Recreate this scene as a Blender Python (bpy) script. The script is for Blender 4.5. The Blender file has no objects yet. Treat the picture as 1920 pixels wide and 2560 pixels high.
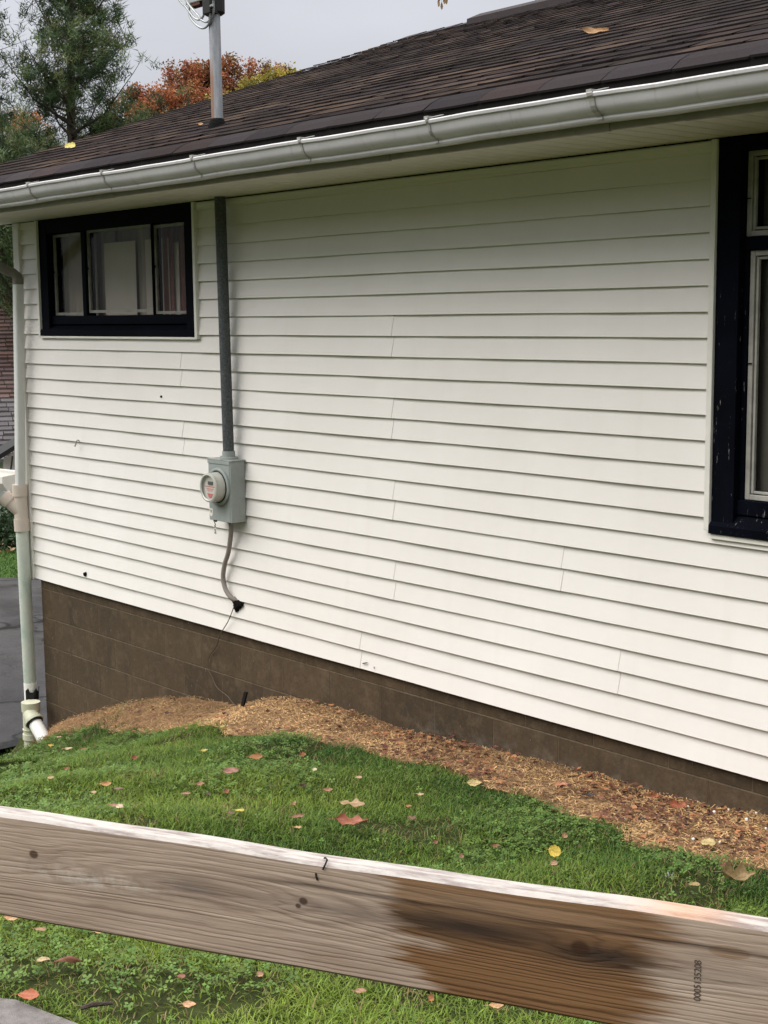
import bpy, math, random
import numpy as np
from mathutils import Vector, Matrix
random.seed(7); rng = np.random.default_rng(7)
SC = bpy.context.scene
COL = SC.collection

# ------------------------------------------------------------------ camera
CAM = Vector((5.77552682, -4.57309030, 1.79036943))
YAW, PITCH, ROLL = -0.858191973, 0.136304664, -0.00987046973
cy, sy, cp, sp, cr, sr = math.cos(YAW), math.sin(YAW), math.cos(PITCH), math.sin(PITCH), math.cos(ROLL), math.sin(ROLL)
Fv = Vector((sy*cp, cy*cp, -sp)); Rv = Vector((cy, -sy, 0)); Uv = Rv.cross(Fv)
R2 = cr*Rv + sr*Uv; U2 = -sr*Rv + cr*Uv
cam = bpy.data.objects.new('camera', bpy.data.cameras.new('camera')); COL.objects.link(cam)
M = Matrix((R2, U2, -Fv)).transposed().to_4x4(); M.translation = CAM
cam.matrix_world = M
cam.data.sensor_fit = 'HORIZONTAL'; cam.data.sensor_width = 36
cam.data.lens = 36*3561.226/1920
cam.data.clip_start = 0.05; cam.data.clip_end = 2000
SC.camera = cam
SC.render.resolution_x, SC.render.resolution_y = 768, 1024

# ------------------------------------------------------------------ world and sun (overcast)
SUN_EL, SUN_ROT = math.radians(50), math.radians(200)
w = bpy.data.worlds.new('World'); SC.world = w; w.use_nodes = True
nt = w.node_tree; nt.nodes.clear(); N = nt.nodes.new; L = nt.links.new
out = N('ShaderNodeOutputWorld'); bg = N('ShaderNodeBackground'); bg.inputs[1].default_value = 0.10
sky = N('ShaderNodeTexSky'); sky.sky_type = 'NISHITA'; sky.sun_disc = False
sky.sun_elevation = SUN_EL; sky.sun_rotation = SUN_ROT; sky.air_density = 1.0; sky.dust_density = 3.0
hs = N('ShaderNodeHueSaturation'); hs.inputs['Saturation'].default_value = 0.15; hs.inputs['Value'].default_value = 1.0
L(sky.outputs[0], hs.inputs['Color'])
tc = N('ShaderNodeTexCoord'); sx = N('ShaderNodeSeparateXYZ'); L(tc.outputs['Generated'], sx.inputs[0])
# overcast cloud deck: bright overhead, greyer towards the horizon
rmp = N('ShaderNodeValToRGB'); L(sx.outputs['Z'], rmp.inputs[0])
rmp.color_ramp.elements[0].position = 0.0; rmp.color_ramp.elements[0].color = (.335, .345, .378, 1)
rmp.color_ramp.elements[1].position = 1.0; rmp.color_ramp.elements[1].color = (2.0, 1.97, 1.93, 1)
e = rmp.color_ramp.elements.new(0.35); e.color = (.385, .395, .428, 1)
no = N('ShaderNodeTexNoise'); no.inputs['Scale'].default_value = 2.2; no.inputs['Detail'].default_value = 4; no.inputs['Roughness'].default_value = .5
mp = N('ShaderNodeMapping'); mp.inputs['Scale'].default_value = (1, 1, 3.0); L(tc.outputs['Generated'], mp.inputs[0]); L(mp.outputs[0], no.inputs[0])
mr = N('ShaderNodeMapRange'); L(no.outputs[0], mr.inputs[0]); mr.inputs[1].default_value = .3; mr.inputs[2].default_value = .7; mr.inputs[3].default_value = 7.7; mr.inputs[4].default_value = 10.6
vm = N('ShaderNodeVectorMath'); vm.operation = 'SCALE'; L(rmp.outputs[0], vm.inputs[0]); L(mr.outputs[0], vm.inputs['Scale'])
mx = N('ShaderNodeMix'); mx.data_type = 'RGBA'; mx.inputs[0].default_value = .93
L(hs.outputs[0], mx.inputs[6]); L(vm.outputs[0], mx.inputs[7]); L(mx.outputs[2], bg.inputs[0]); L(bg.outputs[0], out.inputs[0])
sd = bpy.data.lights.new('sun', 'SUN'); sd.energy = 1.5; sd.angle = math.radians(55); sd.color = (1, .955, .90)
so = bpy.data.objects.new('sun', sd); COL.objects.link(so)
az = math.radians(235)    # direction the light comes from, measured from +x
dv = Vector((math.cos(az)*math.cos(SUN_EL), math.sin(az)*math.cos(SUN_EL), math.sin(SUN_EL)))
so.rotation_euler = dv.to_track_quat('Z', 'Y').to_euler()
SC.view_settings.view_transform = 'Standard'; SC.view_settings.look = 'None'; SC.view_settings.gamma = 1
SC.view_settings.exposure = 0.98
SC.render.engine = 'CYCLES'

# ------------------------------------------------------------------ helpers
def tag(o, label=None, cat=None, group=None, kind=None):
    if label: o['label'] = label
    if cat: o['category'] = cat
    if group: o['group'] = group
    if kind: o['kind'] = kind
    return o
def thing(name, label, cat, loc=(0, 0, 0), group=None):
    o = bpy.data.objects.new(name, None); COL.objects.link(o); o.location = loc; o.empty_display_size = .1
    return tag(o, label, cat, group)
class MB:
    def __init__(s): s.v = []; s.f = []; s.c = []
    def add(s, vs, fs, col=None):
        b = len(s.v); s.v += [tuple(p) for p in vs]; s.f += [tuple(b+i for i in f) for f in fs]
        s.c += [col or (1, 1, 1)]*len(vs); return s
    def box(s, x0, x1, y0, y1, z0, z1, col=None):
        return s.add([(x0,y0,z0),(x1,y0,z0),(x1,y1,z0),(x0,y1,z0),(x0,y0,z1),(x1,y0,z1),(x1,y1,z1),(x0,y1,z1)],
                     [(0,3,2,1),(4,5,6,7),(0,1,5,4),(1,2,6,5),(2,3,7,6),(3,0,4,7)], col)
    def tube(s, path, r, n=12, cap=True, col=None):
        path = [Vector(p) for p in path]; vs = []; fs = []
        rr = r if isinstance(r, (list, tuple)) else [r]*len(path)
        up = None
        for i, p in enumerate(path):
            d = (path[min(i+1, len(path)-1)]-path[max(i-1, 0)]).normalized()
            if up is None: up = d.cross(Vector((0, 0, 1)) if abs(d.z) < .9 else Vector((1, 0, 0))).normalized()
            a = (up-d*up.dot(d)).normalized(); up = a; b = d.cross(a)
            vs += [p+rr[i]*(math.cos(2*math.pi*k/n)*a+math.sin(2*math.pi*k/n)*b) for k in range(n)]
        for i in range(len(path)-1):
            for k in range(n):
                fs.append((i*n+k, i*n+(k+1) % n, (i+1)*n+(k+1) % n, (i+1)*n+k))
        if cap: fs += [tuple(range(n))[::-1], tuple(range((len(path)-1)*n, len(path)*n))]
        return s.add(vs, fs, col)
    def extrude_x(s, prof, x0, x1, closed=False, cols=None):
        n = len(prof); vs = [(x0, y, z) for y, z in prof]+[(x1, y, z) for y, z in prof]
        m = n if closed else n-1
        return s.add(vs, [(i, (i+1) % n, n+(i+1) % n, n+i) for i in range(m)], cols)
    def build(s, name, mat, parent=None, smooth=False, bevel=0, col=False, loc=None):
        me = bpy.data.meshes.new(name); me.from_pydata(s.v, [], s.f); me.update()
        if col:
            a = me.color_attributes.new('Col', 'FLOAT_COLOR', 'POINT')
            a.data.foreach_set('color', np.array([(c[0], c[1], c[2], 1) for c in s.c], 'f').ravel())
        o = bpy.data.objects.new(name, me); COL.objects.link(o); me.materials.append(mat)
        if smooth:
            me.polygons.foreach_set('use_smooth', [True]*len(me.polygons))
            md = o.modifiers.new('es', 'EDGE_SPLIT'); md.split_angle = math.radians(40)
        if bevel:
            b = o.modifiers.new('bv', 'BEVEL'); b.width = bevel; b.segments = 2; b.limit_method = 'ANGLE'; b.angle_limit = math.radians(50)
        if parent:
            o.parent = parent
            pl = Vector((0, 0, 0)); q = parent
            while q: pl += q.location; q = q.parent
            o.location = -pl
        if loc: o.location = loc
        return o
def npmesh(name, V, F, mat, cols=None, parent=None, smooth=False):
    """V (n,3), F (m,k) numpy arrays"""
    me = bpy.data.meshes.new(name); k = F.shape[1]
    me.vertices.add(len(V)); me.vertices.foreach_set('co', V.astype('f').ravel())
    me.loops.add(F.size); me.loops.foreach_set('vertex_index', F.astype('i').ravel())
    me.polygons.add(len(F)); me.polygons.foreach_set('loop_start', np.arange(0, F.size, k, dtype='i'))
    try: me.polygons.foreach_set('loop_total', np.full(len(F), k, dtype='i'))
    except Exception: pass
    me.update(calc_edges=True); me.validate()
    if cols is not None:
        a = me.color_attributes.new('Col', 'FLOAT_COLOR', 'POINT')
        a.data.foreach_set('color', np.concatenate([cols, np.ones((len(cols), 1))], 1).astype('f').ravel())
    if smooth: me.polygons.foreach_set('use_smooth', [True]*len(me.polygons))
    me.materials.append(mat); o = bpy.data.objects.new(name, me); COL.objects.link(o)
    if parent:
        o.parent = parent; o.location = -parent.location
    return o

class G:
    """small node graph helper for materials"""
    def __init__(s, name, rough=.6, spec=.3, base=(.5,.5,.5), metal=0):
        s.m = bpy.data.materials.new(name); s.m.use_nodes = True; s.t = s.m.node_tree
        s.b = s.t.nodes['Principled BSDF']; s.b.inputs['Roughness'].default_value = rough
        s.b.inputs['Specular IOR Level'].default_value = spec; s.b.inputs['Metallic'].default_value = metal
        s.b.inputs['Base Color'].default_value = (*base, 1)
        s._tc = None
    def n(s, t, **k):
        x = s.t.nodes.new(t)
        for a, v in k.items(): setattr(x, a, v)
        return x
    def l(s, a, b): s.t.links.new(a, b)
    def co(s, scale=(1, 1, 1), rot=(0,0,0), loc=(0,0,0)):
        if not s._tc: s._tc = s.n('ShaderNodeTexCoord')
        m = s.n('ShaderNodeMapping'); m.inputs['Scale'].default_value = scale; m.inputs['Rotation'].default_value = rot; m.inputs['Location'].default_value = loc
        s.l(s._tc.outputs['Object'], m.inputs[0]); return m.outputs[0]
    def noise(s, scale=5, detail=4, rough=.5, v=None, dist=0):
        x = s.n('ShaderNodeTexNoise'); x.inputs['Scale'].default_value = scale; x.inputs['Detail'].default_value = detail
        x.inputs['Roughness'].default_value = rough; x.inputs['Distortion'].default_value = dist
        s.l(v if v is not None else s.co(), x.inputs['Vector']); return x.outputs[0]
    def ramp(s, fac, stops):
        x = s.n('ShaderNodeValToRGB'); r = x.color_ramp
        while len(r.elements) < len(stops): r.elements.new(.5)
        for el, (p, c) in zip(r.elements, stops):
            el.position = p; el.color = (*c, 1) if hasattr(c, '__len__') else (c, c, c, 1)
        s.l(fac, x.inputs[0]); return x.outputs[0]
    def mix(s, fac, a, b, mode='MIX'):
        x = s.n('ShaderNodeMix', data_type='RGBA', blend_type=mode)
        for inp, v in ((0, fac), (6, a), (7, b)):
            if hasattr(v, 'links'): s.l(v, x.inputs[inp])
            elif inp == 0: x.inputs[0].default_value = v
            else: x.inputs[inp].default_value = (*v, 1)
        return x.outputs[2]
    def math(s, op, a, b=0, c=None):
        x = s.n('ShaderNodeMath', operation=op)
        for i, v in enumerate((a, b) if c is None else (a, b, c)):
            if hasattr(v, 'links'): s.l(v, x.inputs[i])
            else: x.inputs[i].default_value = v
        return x.outputs[0]
    def vcol(s):
        x = s.n('ShaderNodeAttribute', attribute_name='Col'); return x.outputs[0]
    def base(s, v): s.l(v, s.b.inputs['Base Color']); return s
    def bump(s, h, dist=.01, strength=1):
        x = s.n('ShaderNodeBump'); x.inputs['Distance'].default_value = dist; x.inputs['Strength'].default_value = strength
        s.l(h, x.inputs['Height']); s.l(x.outputs[0], s.b.inputs['Normal']); return s
    def rough(s, v): s.l(v, s.b.inputs['Roughness']); return s
def plain(name, base, rough=.6, spec=.3, metal=0, var=.12, scale=8, bump=0):
    g = G(name, rough, spec, base, metal)
    n = g.noise(scale, 5, .6)
    g.base(g.ramp(n, [(.3, tuple(c*(1-var) for c in base)), (.7, tuple(min(1, c*(1+var)) for c in base))]))
    if bump: g.bump(g.noise(scale*8, 4, .6), bump)
    return g.m

# ------------------------------------------------------------------ materials
g = G('siding_vinyl', .42, .35)
v = g.co((1, 1, 1))
c = g.ramp(g.noise(1.2, 4, .6), [(.3, (.75, .72, .685)), (.7, (.81, .785, .755))])
streak = g.noise(1.0, 5, .65, g.co((9, 1, .7)))
c = g.mix(g.ramp(streak, [(.54, 0.0), (.82, .10)]), c, (.46, .42, .35))
sxyz = g.n('ShaderNodeSeparateXYZ'); g.l(g.co(), sxyz.inputs[0])
g.base(c); g.bump(g.noise(6, 5, .7, g.co((2.5, 2, 60))), .0009, .55)
M_SIDING = g.m
M_TRIM = plain('white_vinyl_trim', (.74, .72, .67), .4, .35, var=.06)
g = G('foundation_block', .85, .25)
br = g.n('ShaderNodeTexBrick'); br.offset = .5; br.squash = 1
v = g.co((1, 1, 1), (math.pi/2, 0, 0), (0.4064*10, 0, 0))
# brick texture runs in XY of its vector: feed (x, z)
sp_ = g.n('ShaderNodeSeparateXYZ'); g.l(g.co(), sp_.inputs[0])
cb = g.n('ShaderNodeCombineXYZ'); g.l(g.math('ADD', sp_.outputs[0], 40*.4064), cb.inputs[0]); g.l(g.math('ADD', sp_.outputs[2], .0697+.2032*20), cb.inputs[1])
g.l(cb.outputs[0], br.inputs['Vector']); br.inputs['Scale'].default_value = 1; br.inputs['Brick Width'].default_value = .4064; br.inputs['Row Height'].default_value = .2032
br.inputs['Mortar Size'].default_value = .0045; br.inputs['Mortar Smooth'].default_value = .5; br.inputs['Bias'].default_value = 0
br.inputs['Color1'].default_value = (.052, .038, .023, 1); br.inputs['Color2'].default_value = (.092, .064, .038, 1); br.inputs['Mortar'].default_value = (.125, .095, .060, 1)
n1 = g.noise(3, 6, .65); n2 = g.noise(60, 4, .7)
fr = g.math('ABSOLUTE', g.math('SUBTRACT', g.math('FRACT', g.math('ADD', g.math('DIVIDE', g.math('ADD', sp_.outputs[2], .0697), .2032), 20.5)), .5))
hl = g.math('MULTIPLY', g.ramp(fr, [(.012, 1.0), (.035, 0.0)]), g.ramp(g.noise(9, 4, .6), [(.35, .1), (.65, .8)]))
c = g.mix(g.ramp(n1, [(.35, 0.0), (.7, .5)]), br.outputs['Color'], (.100, .066, .036))
c = g.mix(g.ramp(g.noise(2.2, 4, .6, g.co((4, 1, .8))), [(.5, 0.0), (.75, .5)]), c, (.038, .030, .022))
c = g.mix(hl, c, (.17, .13, .085))
chip = g.noise(26, 3, .5, g.co((3.2, 1, .8)))
c = g.mix(g.ramp(chip, [(.735, 0.0), (.755, .5)]), c, (.42, .38, .33))
c = g.mix(g.ramp(n2, [(.3, .45), (.65, 0.0)]), c, (.03, .022, .015))
c = g.mix(g.ramp(g.noise(11, 6, .75), [(.50, 0.0), (.72, .55)]), c, (.15, .11, .07))
# pale efflorescence low down on the right part of the wall
m1 = g.n('ShaderNodeMapRange'); g.l(sp_.outputs[2], m1.inputs[0]); m1.inputs[1].default_value = -.13; m1.inputs[2].default_value = -.24
m2 = g.n('ShaderNodeMapRange'); g.l(sp_.outputs[0], m2.inputs[0]); m2.inputs[1].default_value = .3; m2.inputs[2].default_value = 1.0
ef = g.math('MULTIPLY', g.math('MULTIPLY', m1.outputs[0], m2.outputs[0]), g.ramp(g.noise(14, 5, .7), [(.48, 0.0), (.70, .40)]))
c = g.mix(ef, c, (.30, .27, .23))
g.base(c)
hgt = g.mix(.25, g.math('MULTIPLY', br.outputs['Fac'], -1.0), n2)
g.bump(hgt, .008, 1.0); M_BLOCK = g.m

g = G('shingle', .95, .04)
c = g.vcol(); n = g.noise(420, 2, .7)
c = g.mix(1.0, c, g.ramp(n, [(.25, .55), (.75, 1.5)]), 'MULTIPLY'); g.base(c); g.bump(n, .0015, .7); M_SHINGLE = g.m
M_FAR_ROOF = G('garage_shingle', .9, .2)
c = M_FAR_ROOF.mix(1.0, M_FAR_ROOF.vcol(), M_FAR_ROOF.ramp(M_FAR_ROOF.noise(60, 3, .7), [(.3, .75), (.7, 1.25)]), 'MULTIPLY'); M_FAR_ROOF.base(c); M_FAR_ROOF = M_FAR_ROOF.m
M_DARK = plain('dark_void', (.012, .011, .010), .9, .1)
M_RIDGE = plain('ridge_vent_cap', (.035, .028, .030), .85, .2, bump=.002)
g = G('gutter_metal', .5, .35)
c = g.ramp(g.noise(2.0, 6, .65, g.co((2, 6, 6))), [(.3, (.45, .44, .445)), (.7, (.55, .54, .545))])
c = g.mix(g.ramp(g.noise(5, 6, .7, g.co((6, 1, 1))), [(.56, 0.0), (.76, .45)]), c, (.24, .22, .18))
g.base(c); M_GUTTER = g.m
g = G('fascia_paint', .6, .25)
c = g.ramp(g.noise(4, 6, .7), [(.3, (.24, .22, .18)), (.7, (.36, .33, .28))]); g.base(c); M_FASCIA = g.m
M_STRAP = plain('strap_metal', (.34, .33, .31), .5, .4, .2, var=.25, scale=20)
M_SOFFIT = plain('soffit_vinyl', (.60, .57, .49), .45, .35, var=.06)
g = G('black_paint', .7, .04)
c = g.ramp(g.noise(5, 5, .6), [(.3, (.0015, .002, .004)), (.7, (.003, .004, .009))])
pe = g.noise(9, 6, .75, g.co((11, 5, 1.1)))
sp2 = g.n('ShaderNodeSeparateXYZ'); g.l(g.co(), sp2.inputs[0])
k1 = g.n('ShaderNodeMapRange'); g.l(sp2.outputs[2], k1.inputs[0]); k1.inputs[1].default_value = 1.95; k1.inputs[2].default_value = 1.6
k2 = g.n('ShaderNodeMapRange'); g.l(sp2.outputs[0], k2.inputs[0]); k2.inputs[1].default_value = 2.0; k2.inputs[2].default_value = 2.1
pm = g.math('MULTIPLY', g.math('MULTIPLY', k1.outputs[0], k2.outputs[0]), g.ramp(pe, [(.635, 0.0), (.66, 1.0)]))
g.base(g.mix(pm, c, (.30, .29, .28))); g.bump(g.noise(20, 5, .7, g.co((6, 6, 1))), .002, .5); M_BLACK = g.m
M_SASH = plain('storm_sash_aluminium', (.26, .25, .225), .5, .4, .2, var=.25, scale=14)
M_SASH2 = plain('weathered_grey_sash', (.36, .35, .32), .55, .35, .1, var=.25, scale=14)
g = G('window_glass', .03, .35, (.012, .012, .011))
g.b.inputs['Alpha'].default_value = .13; M_GLASS = g.m
M_CURTAIN = plain('grey_curtain', (.44, .40, .34), .9, .1, var=.15, scale=3)
M_SHEER = plain('dull_sheer_curtain', (.17, .16, .135), .9, .1, var=.2, scale=3)
M_CURTAIN_RED = plain('red_curtain', (.24, .12, .10), .9, .1, var=.35, scale=4)
M_BLIND = plain('pale_blind', (.66, .61, .53), .9, .1, var=.08, scale=2)
g = G('dark_conduit', .62, .35, metal=.25)
c = g.ramp(g.noise(90, 4, .75), [(.35, (.045, .052, .055)), (.62, (.10, .112, .115)), (.8, (.24, .25, .25))]); g.base(c); M_CONDUIT = g.m
g = G('galvanised_mast', .5, .4, metal=.45)
s0 = g.n('ShaderNodeSeparateXYZ'); g.l(g.co(), s0.inputs[0])
c = g.ramp(g.noise(7, 5, .7, g.co((8, 8, 1))), [(.3, (.22, .23, .25)), (.7, (.42, .44, .46))])
k = g.n('ShaderNodeMapRange'); g.l(s0.outputs[2], k.inputs[0]); k.inputs[1].default_value = 3.20; k.inputs[2].default_value = 3.08
k3 = g.n('ShaderNodeMapRange'); g.l(g.math('ADD', s0.outputs[0], g.math('MULTIPLY', s0.outputs[1], 1.0)), k3.inputs[0]); k3.inputs[1].default_value = -.868; k3.inputs[2].default_value = -.878
c = g.mix(g.math('MULTIPLY', g.math('MULTIPLY', k.outputs[0], k3.outputs[0]), .8), c, (.27, .13, .06)); g.base(c); M_MAST = g.m
g = G('grey_meter_box', .5, .35)
c = g.ramp(g.noise(6, 5, .6), [(.3, (.255, .285, .275)), (.7, (.33, .36, .345))])
c = g.mix(g.ramp(g.noise(3, 5, .7, g.co((5, 5, 1.2))), [(.52, 0.0), (.75, .4)]), c, (.24, .25, .19)); g.base(c); M_METER = g.m
M_METAL = plain('zinc_fitting', (.33, .35, .35), .45, .4, .4, var=.2, scale=30)
g = G('meter_glass_cover', .08, .5, (.75, .76, .72)); g.b.inputs['Transmission Weight'].default_value = 0; g.b.inputs['Alpha'].default_value = .10; M_CLEAR = g.m
g = G('meter_glass_body', .22, .5, (.46, .46, .42)); M_FROST = g.m
M_FACE = plain('dial_face', (.55, .53, .48), .5, .3, var=.05)
M_RED = plain('red_print', (.50, .10, .09), .6, .3)
M_LCD = plain('display', (.02, .02, .018), .3, .5)
M_CABLE = plain('grey_cable', (.23, .205, .185), .65, .3, var=.15, scale=20)
M_PUTTY = plain('black_sealant', (.006, .006, .006), .95, .1, bump=.01)
M_WIRE = plain('thin_brown_wire', (.10, .075, .05), .7, .2)
M_BLACKWIRE = plain('black_rubber', (.012, .012, .012), .6, .3)
M_STICKER = plain('white_sticker', (.7, .68, .64), .6, .3, var=.05)
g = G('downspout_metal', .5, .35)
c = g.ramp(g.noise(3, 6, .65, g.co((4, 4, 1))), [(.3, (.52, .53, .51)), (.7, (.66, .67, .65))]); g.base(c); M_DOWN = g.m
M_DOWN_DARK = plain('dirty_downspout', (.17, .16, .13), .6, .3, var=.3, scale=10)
g = G('algae_pvc', .5, .35)
c = g.ramp(g.noise(3, 6, .7, g.co((1.5, 1.5, 1))), [(.38, (.60, .60, .53)), (.55, (.48, .54, .47)), (.72, (.27, .38, .31))]); g.base(c); M_PVC_ALGAE = g.m
g = G('cream_pvc', .5, .35)
c = g.ramp(g.noise(6, 6, .7), [(.38, (.60, .57, .44)), (.62, (.48, .50, .38)), (.8, (.16, .27, .18))]); g.base(c); M_PVC_CREAM = g.m
M_PVC_PINK = plain('beige_pvc', (.56, .49, .42), .45, .35, var=.08)
M_PVC_WHITE = plain('white_pvc', (.80, .79, .75), .4, .4, var=.04)
g = G('asphalt_drive', .55, .22)
n = g.noise(90, 4, .7); c = g.ramp(g.noise(1.1, 5, .65), [(.3, (.030, .029, .030)), (.7, (.072, .067, .066))])
c = g.mix(g.ramp(n, [(.35, .5), (.7, 0.0)]), c, (.03, .03, .035)); 
vr = g.n('ShaderNodeTexVoronoi', feature='DISTANCE_TO_EDGE'); vr.inputs['Scale'].default_value = .42
vv = g.n('ShaderNodeVectorMath', operation='ADD'); g.l(g.co(), vv.inputs[0]); nn = g.n('ShaderNodeTexNoise'); nn.inputs['Scale'].default_value = 2.5; nn.inputs['Detail'].default_value = 6; g.l(g.co(), nn.inputs[0]); g.l(nn.outputs['Color'], vv.inputs[1]); g.l(vv.outputs[0], vr.inputs['Vector'])
crk = g.ramp(vr.outputs[0], [(.006, 1.0), (.022, 0.0)])
c = g.mix(crk, c, (.008, .008, .008)); g.base(c); g.rough(g.ramp(g.noise(2.5, 4, .6), [(.35, .28), (.7, .7)])); g.bump(g.mix(.5, n, g.noise(14, 4, .6)), .012, .6); M_ASPHALT = g.m
M_CONCRETE = plain('walk_concrete', (.17, .155, .15), .8, .3, var=.25, scale=30, bump=.004)
g = G('lawn_soil', .95, .1)
c = g.ramp(g.noise(18, 6, .7), [(.3, (.022, .026, .010)), (.6, (.040, .052, .014)), (.8, (.060, .050, .028))]); g.base(c); g.bump(g.noise(60, 5, .7), .015, .8); M_SOIL = g.m
g = G('far_grass', .95, .1)
c = g.ramp(g.noise(9, 6, .75), [(.3, (.045, .085, .016)), (.6, (.075, .13, .026)), (.8, (.11, .15, .04))]); g.base(c); g.bump(g.noise(40, 5, .8), .05, .8); M_FARGRASS = g.m
g = G('mulch_soil', .95, .1)
c = g.ramp(g.noise(45, 6, .75), [(.3, (.12, .07, .038)), (.55, (.30, .185, .095)), (.75, (.40, .26, .135))]); g.base(c); g.bump(g.noise(70, 6, .75), .02, .9); M_MULCHSOIL = g.m
g = G('leafy', .65, .25); g.base(g.vcol()); g.b.inputs['Subsurface Weight'].default_value = 0; M_VC = g.m
def leafmat(name, tr=.25, rough=.6):
    g = G(name, rough, .25); c = g.vcol(); g.base(c)
    t = g.n('ShaderNodeBsdfTranslucent'); g.l(c, t.inputs[0]); mxs = g.n('ShaderNodeMixShader'); mxs.inputs[0].default_value = tr
    o = g.t.nodes['Material Output']; g.l(g.b.outputs[0], mxs.inputs[1]); g.l(t.outputs[0], mxs.inputs[2]); g.l(mxs.outputs[0], o.inputs[0]); return g.m
M_GRASS = leafmat('grass_blades', .30, .55); M_FOL = leafmat('tree_foliage', .3); 
M_BARK = plain('bark', (.07, .055, .045), .9, .1, var=.3, scale=12, bump=.01)

# ------------------------------------------------------------------ terrain
WX = [-6, -3.62, -3.289, -2.842, -2.132, -1.707, -1.263, -1.033, -.83, -.66, -.512, -.311, -.119, .079, .27, .563, .85, 1.212, 1.639, 1.909, 2.15, 2.506, 2.721, 4, 7, 14]
WZ = [-1.45, -1.262, -1.137, -.934, -.687, -.563, -.474, -.454, -.442, -.385, -.33, -.286, -.271, -.266, -.25, -.270, -.255, -.229, -.208, -.193, -.20, -.18, -.15, -.10, 0, .1]
def gz(x, y):
    x = np.asarray(x, float); y = np.asarray(y, float)
    d = np.clip(-y, 0, None)
    # the wall profile smooths out a little away from the foundation
    k = np.clip(d/1.0, 0, 1)
    zw = np.interp(x, WX, WZ)
    zs = (np.interp(x-.35, WX, WZ)+np.interp(x+.35, WX, WZ)+np.interp(x-.15, WX, WZ)+np.interp(x+.15, WX, WZ))/4
    s = np.interp(x, [-3.4, -2.7, -1.6, -.2, .6], [-.66, -.48, -.34, .0, .085])
    z = zw*(1-k)+zs*k + np.where(s > 0, s*d, s*np.minimum(d, 1.1)+np.clip(d-1.1, 0, None)*.085)
    z += .018*np.sin(x*3.1+y*1.3)*np.clip(d, 0, 1)+.012*np.sin(x*7.3-y*5.1)*np.clip(d, 0, 1)
    return z
def edge_y(x):     # boundary between straw mulch strip (near wall) and grass, y as a function of x
    return np.interp(x, EX, EY)
# mulch / grass boundary measured in the picture, as x -> y
def ray(u, v):
    d = (u-960)/3561.226*R2-(v-1280)/3561.226*U2+Fv; return d
def ground_hit(u, v):
    d = ray(u, v); t = 1.0; last = None
    while t < 60:
        p = CAM+d*t
        if p.y < .05 and p.z < float(gz(p.x, p.y)):
            lo, hi = t-.02, t
            for _ in range(12):
                m = (lo+hi)/2; q = CAM+d*m
                if q.z < float(gz(q.x, q.y)): hi = m
                else: lo = m
            return CAM+d*hi
        t += .02
    return None
eb = [(135,1835),(247,1812),(347,1832),(424,1832),(559,1822),(602,1841),(640,1838),(787,1847),(833,1862),(910,1877),(987,1900),(1084,1914),(1142,1935),(1257,1972),(1357,1996),(1396,2024),(1465,2047),(1550,2078),(1600,2118),(1704,2130),(1782,2143),(1839,2159),(1920,2180)]
ep = [ground_hit(u, v) for u, v in eb]; ep = sorted([(p.x, p.y) for p in ep if p])
EX = [-3.3]+[a for a, b in ep]+[9]; EY = [-.08]+[b for a, b in ep]+[ep[-1][1]]

nx, ny = 230, 130
X, Y = np.meshgrid(np.linspace(-3.72, 9, nx), np.linspace(-8, .3, ny))
Z = gz(X, Y); V = np.stack([X, Y, Z], -1).reshape(-1, 3)
idx = np.arange(nx*ny).reshape(ny, nx); F = np.stack([idx[:-1,:-1], idx[:-1,1:], idx[1:,1:], idx[1:,:-1]], -1).reshape(-1, 4)
lawn = npmesh('lawn', V, F, M_SOIL, smooth=True); tag(lawn, kind='structure')
# distant ground to the horizon; dips beyond the neighbour's lawn
nn_ = 90
rr = np.concatenate([np.linspace(0, 30, 50), np.geomspace(32, 900, 30)]); th = np.linspace(0, 2*math.pi, 73)
RR, TH = np.meshgrid(rr, th, indexing='ij'); GX = 3+RR*np.cos(TH); GY = RR*np.sin(TH)
GZ = -1.33-2.2*np.clip((np.hypot(GX-5.8, GY+4.6)-20.8)/6, 0, 1)
idx = np.arange(GX.size).reshape(GX.shape); F = np.stack([idx[:-1,:-1], idx[1:,:-1], idx[1:,1:], idx[:-1,1:]], -1).reshape(-1, 4)
tag(npmesh('ground', np.stack([GX, GY, GZ], -1).reshape(-1, 3), F, M_FARGRASS, smooth=True), kind='structure')
# driveway beside the house
mb = MB()
a = Vector((-9.99, 2.95)); dd = Vector((.68, .733))
p0 = a-dd*9; p1 = a+dd*12
mb.add([(p0.x, p0.y, -1.27), (-3.56, -9, -1.27), (-3.56, 0.3, -1.27), (-3.0, .3, -1.27), (-3.0, 14, -1.27), (p1.x, p1.y, -1.27)], [(0, 1, 2, 3, 4, 5)])
tag(mb.build('driveway', M_ASPHALT), kind='structure')
# driveway edge slab joint strip
# concrete walk, bottom left of the picture
pts = [ground_hit(u, v) for u, v in [(-260, 2450), (0, 2506), (40, 2510), (80, 2526), (130, 2546), (200, 2572), (330, 2700), (-260, 2700)]]
mb = MB(); vs = []
for p in pts: vs.append((p.x, p.y, float(gz(p.x, p.y))+.012))
cx_ = sum(p[0] for p in vs)/len(vs); cy_ = sum(p[1] for p in vs)/len(vs)
WALKPOLY = [(p[0], p[1]) for p in vs]
mb.add(vs+[(cx_, cy_, float(gz(cx_, cy_))+.012)], [(i, (i+1) % len(vs), len(vs)) for i in range(len(vs))])
tag(mb.build('walkway', M_CONCRETE), kind='structure')

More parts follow.
